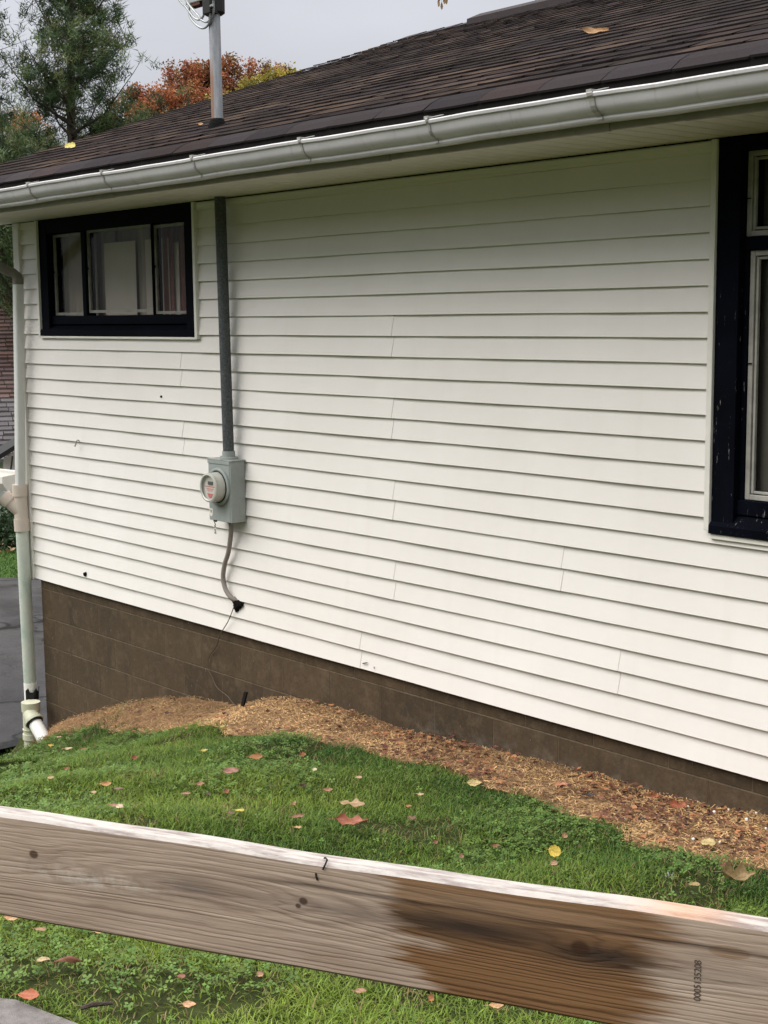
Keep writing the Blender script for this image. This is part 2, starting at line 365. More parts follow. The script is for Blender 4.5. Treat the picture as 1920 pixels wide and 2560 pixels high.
def inpoly(x, y, poly):
    c = np.zeros(len(x), bool); n = len(poly)
    for i in range(n):
        x0, y0 = poly[i]; x1, y1 = poly[(i+1) % n]
        t = ((y0 > y) != (y1 > y)) & (x < (x1-x0)*(y-y0)/((y1-y0) or 1e-9)+x0); c ^= t
    return c
def vnoise(x, y, s, seed):
    r = np.random.default_rng(seed); T = r.random((64, 64)); x = np.asarray(x)*s+100; y = np.asarray(y)*s+100
    xi = np.floor(x).astype(int); yi = np.floor(y).astype(int); fx = x-xi; fy = y-yi; fx = fx*fx*(3-2*fx); fy = fy*fy*(3-2*fy)
    q = lambda a, b: T[a % 64, b % 64]
    return (q(xi, yi)*(1-fx)+q(xi+1, yi)*fx)*(1-fy)+(q(xi, yi+1)*(1-fx)+q(xi+1, yi+1)*fx)*fy
def inview(P, m=260):
    d = P-np.array(CAM); z = d@np.array(Fv); u = 960+3561.2*(d@np.array(R2))/z; v = 1280-3561.2*(d@np.array(U2))/z
    return (z > .2) & (u > -m) & (u < 1920+m) & (v > -m) & (v < 2560+m)

# ------------------------------------------------------------------ grass blades
def blades(x, y, h, wd, lean, cols, name, mat, nseg=3, droop=.5):
    n = len(x); a = rng.random(n)*2*math.pi; z = gz(x, y)
    dx, dy = np.cos(a), np.sin(a); px, py = -dy, dx
    V = np.zeros((n, nseg*2+1, 3)); 
    for i in range(nseg+1):
        t = i/nseg; off = h*lean*(t**1.6); hh = h*(t-droop*lean*t*t)
        bx, by, bz = x+dx*off, y+dy*off, z+hh-.004
        ww = wd*(1-t**1.7)
        if i < nseg:
            V[:, 2*i] = np.stack([bx-px*ww, by-py*ww, bz], 1); V[:, 2*i+1] = np.stack([bx+px*ww, by+py*ww, bz], 1)
        else: V[:, 2*nseg] = np.stack([bx, by, bz], 1)
    base = (np.arange(n)*(2*nseg+1))[:, None]
    tri = []
    for i in range(nseg-1):
        tri += [(2*i, 2*i+1, 2*i+3), (2*i, 2*i+3, 2*i+2)]
    tri += [(2*nseg-2, 2*nseg-1, 2*nseg)]
    F = (base[:, None, :]+np.array(tri)[None]).reshape(-1, 3)
    C = np.repeat(cols, 2*nseg+1, 0)
    return npmesh(name, V.reshape(-1, 3), F, mat, C)
NB = 620000
x = rng.uniform(-3.7, 5.6, NB); y = rng.uniform(-3.9, -.03, NB)
P = np.stack([x, y, gz(x, y)], 1); ok = inview(P)
lf_ = np.clip((-.55-x)/.4, 0, 1)
ed = edge_y(x)+(vnoise(x, y, 9, 3)-.5)*(.16+.25*lf_)+(vnoise(x, y, 30, 4)-.5)*.10+.06*lf_
dens = np.clip((ed-y)/.10+.15, 0, 1)                        # grass where y is below the boundary
bare = vnoise(x, y, 2.6, 11)*.6+vnoise(x, y, 7, 12)*.4
for (bu, bv, br_) in ((380, 2500, .22), (60, 2440, .16), (300, 1850, .25), (1100, 2110, .12), (560, 2500, .12)):
    bp = ground_hit(bu, bv); bare = bare-.45*np.exp(-((x-bp.x)**2+(y-bp.y)**2)/br_**2)
dens *= np.clip((bare-.22)/.18, .22, 1)
dens = np.maximum(dens, .16*np.clip((-.65-x)/.3, 0, 1))
left = np.clip((x+1.0)/-1.6, 0, 1)*(y > -.9)
dens *= 1-left*.35
ok &= (rng.random(NB) < dens) & ~inpoly(x, y, WALKPOLY)
x, y, bare = x[ok], y[ok], bare[ok]; n = len(x)
dist = np.hypot(x-CAM.x, y-CAM.y)
near = np.clip((np.array(edge_y(x))-y)/1.6, 0, 1)
tuft = vnoise(x, y, 3.2, 21); tall = np.clip((tuft-.55)*3, 0, 1)
h = rng.uniform(.018, .040, n)*(1+.7*tall); lean = rng.uniform(.3, 1.25, n); wd = rng.uniform(.0012, .0026, n)
yel = np.clip(vnoise(x, y, 1.5, 31)*.8+vnoise(x, y, 5, 32)*.4+rng.normal(0, .20, n)+near*.5-.40, 0, 1)[:, None]
dg = np.array([.044, .112, .018]); lg = np.array([.20, .275, .040]); dry = np.array([.26, .20, .09])
C = dg*(1-yel)+lg*yel; C = C*rng.uniform(.65, 1.3, n)[:, None]
dm = (rng.random(n) < np.where(bare < .36, .30, .05))[:, None]; C = np.where(dm, dry*rng.uniform(.5, 1.1, n)[:, None], C)
gr = blades(x, y, h, wd, lean, C, 'grass', M_GRASS); tag(gr, 'short green lawn grass with yellowish patches between wall and rail', 'grass', kind='stuff')
# clover and broad leaved weeds in patches
NC = 150000
x = rng.uniform(-3.6, 5.4, NC); y = rng.uniform(-3.9, -.05, NC); P = np.stack([x, y, gz(x, y)], 1)
cl = vnoise(x, y, 1.7, 41)*.6+vnoise(x, y, 5, 42)*.4
ok = inview(P) & (y < edge_y(x)-.04) & (rng.random(NC) < np.clip((cl-.50)*4, .02, .6)) & ~inpoly(x, y, WALKPOLY)
x, y = x[ok], y[ok]; n = len(x)
r = rng.uniform(.005, .0115, n); hz = rng.uniform(.012, .038, n); az_ = rng.random(n)*6.283; tl = rng.uniform(-.5, .5, (n, 2))
V = []; lobes = 3
V = np.zeros((n, lobes*4, 3))
for k in range(lobes):
    a = az_+k*2.094
    for j, (rad, da) in enumerate([(0.05, 0), (1.0, -.55), (1.35, 0), (1.0, .55)]):
        ux, uy = np.cos(a+da)*rad*r, np.sin(a+da)*rad*r
        V[:, k*4+j] = np.stack([x+ux, y+uy, gz(x, y)+hz+tl[:, 0]*ux+tl[:, 1]*uy], 1)
F = (np.arange(n)*lobes*4)[:, None, None]+np.array([[0+4*k, 1+4*k, 2+4*k, 3+4*k] for k in range(lobes)])[None]
C = np.array([.085, .165, .040])[None]*rng.uniform(.55, 1.5, n)[:, None]+np.array([.05, .03, 0])[None]*rng.random(n)[:, None]
tag(npmesh('clover', V.reshape(-1, 3), F.reshape(-1, 4), M_GRASS, np.repeat(C, lobes*4, 0)), 'small round clover leaves growing in patches through the lawn', 'clover', kind='stuff')
# far lawn tufts beyond the driveway
n = 60000; x = rng.uniform(-16, -9, n); y = rng.uniform(1, 9, n)
P = np.stack([x, y, np.full(n, -1.33)], 1); dcam = np.hypot(x-5.8, y+4.6)
ok = inview(P, 60) & (dcam < 21.0) & (dcam > 17.1); x, y = x[ok], y[ok]; n = len(x)
_gz = gz; gz = lambda x, y: np.full(np.shape(x), -1.33)
C = (np.array([.065, .13, .025])*rng.uniform(.6, 1.5, n)[:, None])
if n: tag(blades(x, y, rng.uniform(.04, .09, n), rng.uniform(.004, .009, n), rng.uniform(.3, 1, n), C, 'far_grass', M_GRASS), 'bright green lawn beyond the wet driveway', 'grass', kind='stuff')
gz = _gz

# ------------------------------------------------------------------ straw mulch strip along the foundation
mx_ = np.linspace(-3.25, 6.5, 240); rows = 16
V = []; 
for xx in mx_:
    e_ = float(edge_y(xx))-.05
    for j in range(rows):
        yy = .02+(e_-.02)*j/(rows-1)
        bmp = .012*math.sin(math.pi*j/(rows-1))+.006*math.sin(xx*17+j)+.004
        if j == rows-1: bmp = -.012
        V.append((xx, yy, float(gz(xx, yy))+bmp))
idx = np.arange(len(mx_)*rows).reshape(len(mx_), rows); F = np.stack([idx[:-1,:-1], idx[:-1,1:], idx[1:,1:], idx[1:,:-1]], -1).reshape(-1, 4)
tag(npmesh('mulch_bed', np.array(V), F, M_MULCHSOIL, smooth=True), 'tan straw and dirt bed running along the foot of the foundation', 'mulch', kind='stuff')
NM = 100000
x = rng.uniform(-3.2, 4.2, NM); y = rng.uniform(-1.6, 0, NM)
e_ = edge_y(x)+(vnoise(x, y, 9, 3)-.5)*.10
lo = e_-.05
ok = (y > lo) & inview(np.stack([x, y, gz(x, y)], 1)); x, y = x[ok], y[ok]; n = len(x)
lth = rng.uniform(.006, .030, n)*np.where(x > .9, 1.25, .85); a = rng.random(n)*6.283; wd = rng.uniform(.0007, .0019, n); bend = rng.uniform(-.5, .5, n); tilt = rng.uniform(-.25, .45, n)
z = gz(x, y)+.014+rng.uniform(0, .012, n); V = np.zeros((n, 6, 3))
for i, t in enumerate((-.5, 0, .5)):
    aa = a+bend*t*2; cxp = x+np.cos(aa)*lth*t; cyp = y+np.sin(aa)*lth*t; czp = z+tilt*lth*t+(0.25-t*t)*lth*.25
    V[:, 2*i] = np.stack([cxp-np.sin(aa)*wd, cyp+np.cos(aa)*wd, czp], 1); V[:, 2*i+1] = np.stack([cxp+np.sin(aa)*wd, cyp-np.cos(aa)*wd, czp+wd*.6], 1)
F = (np.arange(n)*6)[:, None, None]+np.array([[0, 1, 3, 2], [2, 3, 5, 4]])[None]
tone = np.clip((vnoise(x, y, 3.5, 51)*.6+vnoise(x, y, 13, 52)*.7-.35)+(x > .2)*.16+rng.normal(0, .2, n), 0, 1)[:, None]
lfm = np.clip((-.6-x)/.3, 0, 1)[:, None]; tone = np.clip(tone+.45*lfm, 0, 1)
C = (np.array([.58, .365, .17])*(1-tone)+np.array([.19, .105, .055])*tone)*rng.uniform(.55, 1.35, n)[:, None]
tag(npmesh('straw', V.reshape(-1, 3), F.reshape(-1, 4), M_VC, np.repeat(C, 6, 0)), 'loose tan straw strands scattered over the bed by the foundation', 'straw', kind='stuff')
# crumbled dark red leaf litter in the straw
n0 = 9500; x = rng.uniform(-2.6, 4.0, n0); y = rng.uniform(-1.4, -.02, n0)
pr = np.interp(x, [-2.6, -.4, .3, .9, 1.6, 2.6, 4], [.10, .05, .22, .9, 1, .8, .6])*np.clip((vnoise(x, y, 5, 61)-.35)*3.5, .06, 1.4)
ok = (y > edge_y(x)-.04) & (rng.random(n0) < pr); x, y = x[ok], y[ok]; n = len(x)
sz = rng.uniform(.006, .021, n); a = rng.random(n)*6.283; z = gz(x, y)+.026+rng.uniform(0, .012, n); V = np.zeros((n, 4, 3))
for j, (l_, w_) in enumerate([(-1, 0), (0, -.55), (1, 0), (0, .55)]):
    V[:, j] = np.stack([x+(np.cos(a)*l_-np.sin(a)*w_)*sz, y+(np.sin(a)*l_+np.cos(a)*w_)*sz, z+rng.uniform(-.006, .006, n)], 1)
F = (np.arange(n)*4)[:, None]+np.arange(4)[None]
C = np.array([[.12, .045, .028], [.18, .075, .040], [.07, .028, .020], [.30, .13, .06]])[rng.integers(0, 4, n)]*rng.uniform(.6, 1.3, n)[:, None]
tag(npmesh('leaf_litter', V.reshape(-1, 3), F, M_VC, np.repeat(C, 4, 0)), 'crumbled dark red leaf bits in the straw below the wall', 'leaf litter', kind='stuff')

# ------------------------------------------------------------------ the house
E_ = 0.0999; SOF = 2.447
house = thing('house', 'single storey house with cream vinyl siding, brown shingle roof and black framed windows', 'house', (-3.3, .1, -1.3))
SEAM = {}   # course pair -> seam x
for lo_, xs in [(16, .55), (14, -1.328), (12, .545), (10, -1.324), (6, -2.08), (8, .549), (2, -1.757), (4, .551), (6, 1.657), (2, 1.981), (0, .28)]:
    SEAM.setdefault(lo_, []).append(xs)
mb = MB()
def yprof(t):   # siding face y as a function of t (0 lap edge .. 1 top)
    return -.0005+.0155*t
def strip(x0, x1, z0, z1, k, off=0, skew0=0, skew1=0):
    ts = [0, .05, .5, 1.0]
    zz = [k*E_+E_*t for t in ts if k*E_+E_*t < z1-1e-4]+[z1]
    pr = [(.0165, z0), (.0165, z0+.0035), (.004, z0+.0035), (.004, z0)][:1]+[(yprof((z-k*E_)/E_)-off, z) for z in zz]
    n = len(pr); H = (z1-z0) or 1
    m = max(1, int((x1-x0)/.22)); vs = []
    for q in range(m+1):
        f_ = q/m; xq = x0+(x1-x0)*f_; sk = skew0*(1-f_)+skew1*f_
        wv = .0011*math.sin(xq*5.1+k*1.7)+.0008*math.sin(xq*11.3+k*2.9)
        dz = .0009*math.sin(xq*3.3+k*.9)
        vs += [(xq+sk*(z-z0)/H, y+(wv if i_ else 0), z+(dz if i_ < 2 else 0)) for i_, (y, z) in enumerate(pr)]
    fs = [(q*n+i_, q*n+i_+1, (q+1)*n+i_+1, (q+1)*n+i_) for q in range(m) for i_ in range(n-1)]
    mb.add(vs, fs+[tuple(range(n)), tuple(range(m*n, m*n+n))[::-1]])
HOLES = [(-3.012, -1.130, 1.683, 9), (2.428, 3.95, .935, 9)]
XL, XR = -3.27, 6.6
for k in range(25):
    z0, z1 = k*E_, min((k+1)*E_, SOF-.006)
    segs = [(XL, XR)]
    for hx0, hx1, hz0, _ in HOLES:
        if z1 > hz0+.001:
            ns = []
            for a_, b_ in segs:
                if hx1 <= a_ or hx0 >= b_: ns.append((a_, b_)); continue
                if a_ < hx0: ns.append((a_, hx0))
                if b_ > hx1: ns.append((hx1, b_))
                if z0 < hz0: mb_part = (max(a_, hx0), min(b_, hx1)); strip(mb_part[0], mb_part[1], z0, hz0, k)
            segs = ns
    seams = sorted(SEAM.get(k-k % 2, []))
    for a_, b_ in segs:
        pts_ = [a_]+[s_ for s_ in seams if a_ < s_ < b_]+[b_]
        for i in range(len(pts_)-1):
            last = i == len(pts_)-2; first = i == 0
            off = 0.0 if first else -.0022*0   # base
            # left piece laps over the right piece by 3 cm
            xa = pts_[i]-(0 if first else .03); xb = pts_[i+1]
            strip(xa, xb, z0, z1, k, off=(.0022 if not last else 0), skew1=(.006 if not last else 0))
sid = mb.build('siding', M_SIDING, house)
# wall core (keeps light out) with openings
mb = MB()
def wallcore(x0, x1, z0, z1): mb.box(x0, x1, .020, .14, z0, z1)
wallcore(XL, -3.0, 0.02, 2.5); wallcore(-1.15, 2.45, 0.02, 2.5); wallcore(3.93, XR, .02, 2.5)
wallcore(-3.0, -1.15, .02, 1.68); wallcore(2.45, 3.93, .02, .93)
mb.box(XL, XL+.12, .14, 7.7, .02, 2.5); mb.box(XR-.12, XR, .14, 7.7, .02, 2.5); mb.box(XL, XR, 7.7, 7.82, .02, 2.5)
mb.box(XL+.12, XR-.12, .14, 7.7, 2.46, 2.50); mb.box(XL+.12, XR-.12, .14, 7.7, .02, .06)
mb.build('inner_wall', M_DARK, house)
mb = MB(); mb.box(XL-.085, XL, -.012, .02, -.012, SOF-.004); mb.box(XL-.085, XL-.070, .02, .10, -.012, SOF-.004)
mb.build('corner_post', M_TRIM, house, bevel=.004)
# side wall siding (around the corner)
mb = MB()
for k in range(25):
    z0, z1 = k*E_, min((k+1)*E_, SOF-.006)
    mb.add([(XL-.082, .10, z0), (XL-.082, 7.8, z0), (XL-.07, 7.8, z1), (XL-.07, .10, z1)], [(0, 1, 2, 3)])
mb.build('side_siding', M_SIDING, house)
# foundation
mb = MB(); mb.box(-3.225, XR, .026, .25, -1.6, -.004); mb.box(-3.225, -3.0, .25, 7.7, -1.6, -.004)
mb.build('foundation', M_BLOCK, house)
# trims
mb = MB()
mb.box(-3.028, -3.004, -.016, .012, 1.684, SOF-.004); mb.box(-1.142, -1.118, -.016, .012, 1.672, SOF-.004)
mb.box(-3.028, -1.142, -.012, .012, 1.670, 1.684)
mb.build('window_trim', M_TRIM, house, bevel=.002); mb = MB()
mb.box(2.416, 2.441, -.018, .012, .950, SOF-.006); mb.box(2.441, 4.0, -.012, .012, .918, .938)
mb.build('window_trim', M_TRIM, house, bevel=.002)
mb = MB(); mb.box(-1.10, 2.41, -.006, .008, SOF-.034, SOF-.012); mb.build('frieze_strip', M_SIDING, house)

# soffit with beads running out from the wall
mb = MB(); xx = -3.72; i = 0
while xx < 6.6:
    wdt = .086
    mb.add([(xx, -.602, SOF), (xx+wdt, -.602, SOF), (xx+wdt, .016, SOF), (xx, .016, SOF)], [(0, 1, 2, 3)])
    mb.add([(xx+wdt, -.602, SOF), (xx+wdt+.007, -.602, SOF+.009), (xx+wdt+.007, .016, SOF+.009), (xx+wdt, .016, SOF)], [(0, 1, 2, 3)])
    mb.add([(xx+wdt+.007, -.602, SOF+.009), (xx+wdt+.014, -.602, SOF), (xx+wdt+.014, .016, SOF), (xx+wdt+.007, .016, SOF+.009)], [(0, 1, 2, 3)])
    xx += wdt+.014
mb.build('soffit', M_SOFFIT, house)
mb = MB(); mb.box(-3.74, 6.6, .016, .3, SOF+.012, SOF+.02); mb.build('soffit_ledge', M_DARK, house)
# fascia strips with small gaps at the joints
mb = MB(); js = [-3.72, -2.2, -.95, .62, 1.262, 1.55, 2.273, 2.43, 2.753, 4.3, 6.6]
for i in range(len(js)-1):
    dz = random.uniform(-.003, .003); mb.box(js[i]+.0015, js[i+1]-.0015, -.622+dz, -.606+dz, 2.428+dz, 2.60)
mb.build('fascia', M_FASCIA, house)
mb = MB(); mb.box(-3.70, 6.6, -.600, -.58, 2.455, 2.62); mb.build('sub_fascia', M_DARK, house)

# roof
SL = .34; RY, RZ = 3.90, 2.838+.34*3.90
def rz(y): return 2.838+SL*y
roof = MB()   # deck + back slope
roof.add([(-3.66, -.62, rz(-.62)-.012), (6.6, -.62, rz(-.62)-.012), (6.6, RY, RZ-.012), (-3.66, RY, RZ-.012),
          (-3.66, -.62, rz(-.62)-.05), (6.6, -.62, rz(-.62)-.05), (6.6, RY, RZ-.05), (-3.66, RY, RZ-.05)],
         [(0,1,2,3), (7,6,5,4), (0,4,5,1), (0,3,7,4), (2,1,5,6)])
roof.add([(-3.66, RY+.001, RZ-.012), (6.6, RY+.001, RZ-.012), (6.6, 8.4, rz(-.62)-.012), (-3.66, 8.4, rz(-.62)-.012)], [(0, 1, 2, 3)])
rf = roof.build('roof', M_DARK, house)
sh = MB(); NCO = 32; step = (RY+.65)/NCO
TONES = [(.062, .043, .036), (.050, .036, .032), (.034, .026, .025), (.078, .053, .041), (.044, .033, .034), (.055, .041, .035), (.090, .062, .047)]
for j in range(NCO):
    y0 = -.65+j*step; xx = -3.70+random.uniform(-.012, .012)
    off_ = (j*.137) % .305
    first = True
    while xx < 6.4:
        wt = (.305 if not first else .305-off_+.02); first = False
        wt *= random.choice([.5, .5, .42, .7, 1.0]) if j else 1
        lam = random.random() < .35
        patch = float(vnoise(xx, y0*1.0, 1.6, 71))
        c0 = random.choice(TONES if patch > .42 else TONES[1:3]+TONES[4:6]); m_ = random.uniform(.50, .95)*(.52+.5*patch)*(.8 if (lam and j) else 1)
        if j == 0: c0 = random.choice([(.052, .044, .047), (.043, .037, .041), (.058, .044, .044)])
        c0 = tuple(q*m_ for q in c0)
        nseg = 4; lift = .001+.004*float(vnoise(xx, y0*3, 1.1, 73))+random.uniform(0, .0015); cup = random.uniform(.0, .0025); th_ = .0068 if j else .008
        ys = [0, .35, .7, 1.0, 1.25] if j == 0 else [0, .5, 1.15]
        top = []; gap = .0035
        for b, tt in enumerate(ys):
            yy = y0+tt*step
            for q in range(nseg+1):
                u_ = q/nseg; x_ = xx+gap/2+(wt-gap)*u_
                z_ = rz(yy)+(.0045+lift+cup*(2*u_-1)**2-(.0010 if (lam and j) else 0))*(1-tt/1.2)
                if j == 0: z_ -= .030*max(0, 1-tt*1.5)**1.6; x_ += .0
                if tt == 0: yy_ = yy+random.uniform(-.0015, .0015)+(.006 if (lam and j) else 0)
                else: yy_ = yy
                top.append((x_, yy_, z_))
        nb = len(ys); W_ = nseg+1
        bot = [(p[0], p[1], p[2]-th_) for p in top[:W_]]
        fs = [(b*W_+q, b*W_+q+1, (b+1)*W_+q+1, (b+1)*W_+q) for b in range(nb-1) for q in range(nseg)]
        B0 = nb*W_
        fs += [(q, B0+q, B0+q+1, q+1) for q in range(nseg)]
        # side walls
        for side in (0, nseg):
            fs.append((side, B0+side, W_+side))
        b_ = len(sh.v); sh.add(top+bot, fs[:(nb-1)*nseg], c0)
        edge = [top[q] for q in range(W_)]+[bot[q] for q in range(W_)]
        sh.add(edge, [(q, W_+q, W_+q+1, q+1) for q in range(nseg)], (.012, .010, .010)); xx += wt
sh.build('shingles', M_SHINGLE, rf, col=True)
mb = MB(); xx = -2.78
mb.add([(xx, RY-.15, RZ-.15*SL-.004), (6.5, RY-.15, RZ-.15*SL-.004), (6.5, RY-.145, RZ-.002), (xx, RY-.145, RZ-.002), (xx, RY, RZ+.058), (6.5, RY, RZ+.058),
        (xx, RY+.145, RZ-.002), (6.5, RY+.145, RZ-.002), (xx, RY+.15, RZ-.06), (6.5, RY+.15, RZ-.06)],
       [(0, 1, 2, 3), (3, 2, 5, 4), (4, 5, 7, 6), (6, 7, 9, 8), (0, 3, 4, 6, 8)])
mb.build('ridge_cap', M_RIDGE, rf)
mb = MB()
for s in np.arange(-3.66, -2.80, .22):
    mb.add([(s, RY-.13, RZ-.13*SL+.007), (s+.24, RY-.13, RZ-.13*SL+.012), (s+.24, RY, RZ+.018), (s, RY, RZ+.012), (s, RY+.13, RZ-.13*SL+.007), (s+.24, RY+.13, RZ-.13*SL+.012)], [(0, 1, 2, 3), (3, 2, 5, 4)])
mb.build('ridge_shingle', M_RIDGE, rf)
# rake board
mb = MB(); mb.add([(-3.655, -.62, rz(-.62)-.03), (-3.655, RY, RZ-.03), (-3.655, RY, RZ-.17), (-3.655, -.62, rz(-.62)-.17),
                   (-3.635, -.62, rz(-.62)-.03), (-3.635, RY, RZ-.03), (-3.635, RY, RZ-.17), (-3.635, -.62, rz(-.62)-.17)], [(0,1,2,3), (7,6,5,4), (0,3,7,4), (3,2,6,7)])
mb.build('rake_board', M_TRIM, house)
mb = MB(); mb.add([(-3.64, -.60, SOF+.02), (-3.64, 8.3, SOF+.02), (-3.3, 8.3, SOF+.02), (-3.3, -.60, SOF+.02)], [(0, 1, 2, 3)]); mb.build('side_soffit', M_SOFFIT, house)

# gutter: K profile, (y,z) from front lip to back
GP = [(-.700, 2.533), (-.712, 2.534), (-.728, 2.541), (-.736, 2.545), (-.740, 2.540), (-.738, 2.530), (-.730, 2.526), (-.727, 2.515), (-.724, 2.500), (-.716, 2.486), (-.704, 2.477), (-.694, 2.472), (-.689, 2.466), (-.690, 2.459), (-.686, 2.453), (-.624, 2.452), (-.624, 2.560)]
mb = MB(); NX = 60
xs_ = np.linspace(-3.80, 6.6, NX); vs = []
for xx in xs_:
    wob = .0022*math.sin(xx*3.7)+.0012*math.sin(xx*11)
    vs += [(xx, y_, z_+wob) for y_, z_ in GP]
n_ = len(GP); mb.add(vs, [(i*n_+j, i*n_+j+1, (i+1)*n_+j+1, (i+1)*n_+j) for i in range(NX-1) for j in range(n_-1)]+[tuple(range(n_))])
gut = mb.build('gutter', M_GUTTER, house, smooth=True)
mb = MB(); mb.box(-3.78, 6.6, -.684, -.628, 2.458, 2.512); mb.build('gutter_fill', M_DARK, gut)  # dark box that blackens the inside of the trough
mb = MB(); mb.box(-3.70, 6.6, -.640, -.6255, 2.50, 2.594); mb.build('drip_edge', M_DARK, house)
for sx_ in (-3.3, -2.50, -1.69, -.871, -.03, .806, 1.612, 2.436, 3.25, 4.1):
    mb = MB(); pr = [(y_-.0045, z_+(.0035 if i < 5 else 0)) for i, (y_, z_) in enumerate(GP[1:15])]
    pr = [(a_, b_-.001 if i > 9 else b_) for i, (a_, b_) in enumerate(pr)]
    n2_ = len(pr); w_ = .012 if sx_ > 2 else .006
    vs = [(sx_-w_+(.012*i/n2_), y_, z_) for i, (y_, z_) in enumerate(pr)]+[(sx_+w_+(.012*i/n2_), y_, z_) for i, (y_, z_) in enumerate(pr)]
    vs += [(p[0], p[1]+.003, p[2]) for p in vs]
    fs = [(i, i+1, n2_+i+1, n2_+i) for i in range(n2_-1)]+[(n2_+i, n2_+i+1, 3*n2_+i+1, 3*n2_+i) for i in range(n2_-1)]+[(i+1, i, 2*n2_+i, 2*n2_+i+1) for i in range(n2_-1)]
    mb.add(vs, fs)
    # strap over the trough
    mb.add([(sx_-.012, -.738, 2.549), (sx_+.012, -.738, 2.549), (sx_+.046, -.69, 2.562), (sx_+.026, -.69, 2.562),
            (sx_-.012, -.738, 2.546), (sx_+.012, -.738, 2.546), (sx_+.046, -.69, 2.559), (sx_+.026, -.69, 2.559)], [(0, 1, 2, 3), (7, 6, 5, 4), (0, 4, 5, 1), (1, 5, 6, 2), (3, 7, 4, 0)])
    mb.box(sx_-.012, sx_+.010, -.742, -.716, 2.546, 2.556)
    mb.build('gutter_strap', M_STRAP, gut)

# ---- windows
def ring(mb, x0, x1, z0, z1, wd, ya, yb):
    mb.box(x0, x0+wd, ya, yb, z0, z1); mb.box(x1-wd, x1, ya, yb, z0, z1)
    mb.box(x0+wd, x1-wd, ya+.001, yb, z0, z0+wd); mb.box(x0+wd, x1-wd, ya+.001, yb, z1-wd, z1)
mb = MB()   # left window
mb.box(-3.003, -2.900, .000, .10, 1.726, 2.444); mb.box(-1.246, -1.143, .000, .10, 1.726, 2.444)
mb.box(-2.900, -1.246, .002, .10, 2.352, 2.444); mb.box(-2.900, -1.246, .022, .10, 1.760, 1.815)
for a_, b_ in ((-2.496, -2.448), (-1.654, -1.646)): mb.box(a_, b_, .030, .10, 1.815, 2.352)
# left jamb reveal is set back behind the siding plane
win1 = mb.build('window', M_BLACK, house, bevel=.003)
win1['label'] = 'wide low window of three panes in a black painted frame under the eave'
mb = MB(); mb.add([(-3.004, -.016, 1.688), (-1.144, -.016, 1.688), (-1.144, -.016, 1.722), (-3.004, -.016, 1.722), (-3.004, .05, 1.762), (-1.144, .05, 1.762), (-3.004, .10, 1.688), (-1.144, .10, 1.688)],
                  [(0,1,2,3), (3,2,5,4), (0,3,4,6), (1,7,5,2), (6,7,1,0)])
mb.build('sill', M_BLACK, win1, bevel=.002)
for i, (a_, b_, c_, d_) in enumerate([(-2.893, -2.500, 1.820, 2.345), (-2.444, -1.657, 1.832, 2.354), (-1.643, -1.253, 1.819, 2.342)]):
    mb = MB(); ring(mb, a_, b_, c_, d_, .017, .046, .062)
    mb.build('sash', M_SASH, win1)
    mb = MB(); mb.box(a_+.015, b_-.015, .054, .057, c_+.015, d_-.015); mb.build('pane', M_GLASS, win1)
    for xc in (a_+.004, b_-.004):
        mb = MB(); zc = (c_+d_)/2+.02; mb.box(xc-.008, xc+.008, .040, .047, zc-.006, zc+.006); mb.build('clip', M_BLACK, win1)
def curtain(name, x0, x1, z0, z1, y, mat, parent, amp=.012, wl=.09):
    mb = MB(); n = max(8, int((x1-x0)/.008)); vs = []
    for i in range(n+1):
        x_ = x0+(x1-x0)*i/n; yy = y+amp*math.sin(x_*2*math.pi/wl)+amp*.5*math.sin(x_*23+1)
        vs += [(x_, yy, z0), (x_+.004*math.sin(x_*40), yy, z1)]
    mb.add(vs, [(2*i, 2*i+2, 2*i+3, 2*i+1) for i in range(n)]); return mb.build(name, mat, parent, smooth=True)
curtain('curtain', -2.96, -1.20, 1.78, 2.42, .175, M_CURTAIN, win1, .004)
curtain('curtain', -2.90, -2.46, 1.80, 2.40, .125, M_CURTAIN, win1, .006)
curtain('curtain', -2.44, -2.26, 1.80, 2.40, .15, M_CURTAIN, win1, .006)
curtain('blind', -2.36, -1.98, 1.80, 2.27, .12, M_BLIND, win1, .001)
curtain('curtain', -1.98, -1.86, 1.80, 2.40, .14, M_CURTAIN, win1, .006)
curtain('blind', -1.87, -1.60, 1.80, 2.27, .12, M_BLIND, win1, .001)
curtain('curtain', -1.66, -1.54, 1.80, 2.40, .115, M_CURTAIN_RED, win1, .006)
curtain('blind', -1.57, -1.50, 1.80, 2.24, .125, M_BLIND, win1, .001)
curtain('curtain', -1.50, -1.36, 1.80, 2.40, .13, M_CURTAIN_RED, win1, .006)
curtain('blind', -1.37, -1.22, 1.80, 2.24, .12, M_BLIND, win1, .001)
mb = MB()   # right window
mb.box(2.442, 2.545, -.006, .10, .985, 2.440); mb.box(3.80, 3.92, -.006, .10, .985, 2.440)
mb.box(2.545, 3.80, -.004, .10, 2.392, 2.440); mb.box(2.545, 3.80, .018, .10, 2.025, 2.074)
mb.box(2.545, 3.80, .014, .10, 1.02, 1.078); mb.box(2.545, 2.566, .026, .10, 1.078, 2.025)
mb.box(3.16, 3.24, .024, .10, 1.078, 2.392)
win2 = mb.build('window', M_BLACK, house, bevel=.003); win2['label'] = 'tall window in a black frame with flaking paint at the right'
mb = MB(); mb.add([(2.442, -.022, .940), (3.92, -.022, .940), (3.92, -.022, .972), (2.442, -.022, .972), (2.442, .03, 1.022), (3.92, .03, 1.022), (2.442, .1, .94), (3.92, .1, .94)],
                  [(0,1,2,3), (3,2,5,4), (0,3,4,6), (1,7,5,2), (6,7,1,0)])
mb.build('sill', M_BLACK, win2, bevel=.002)
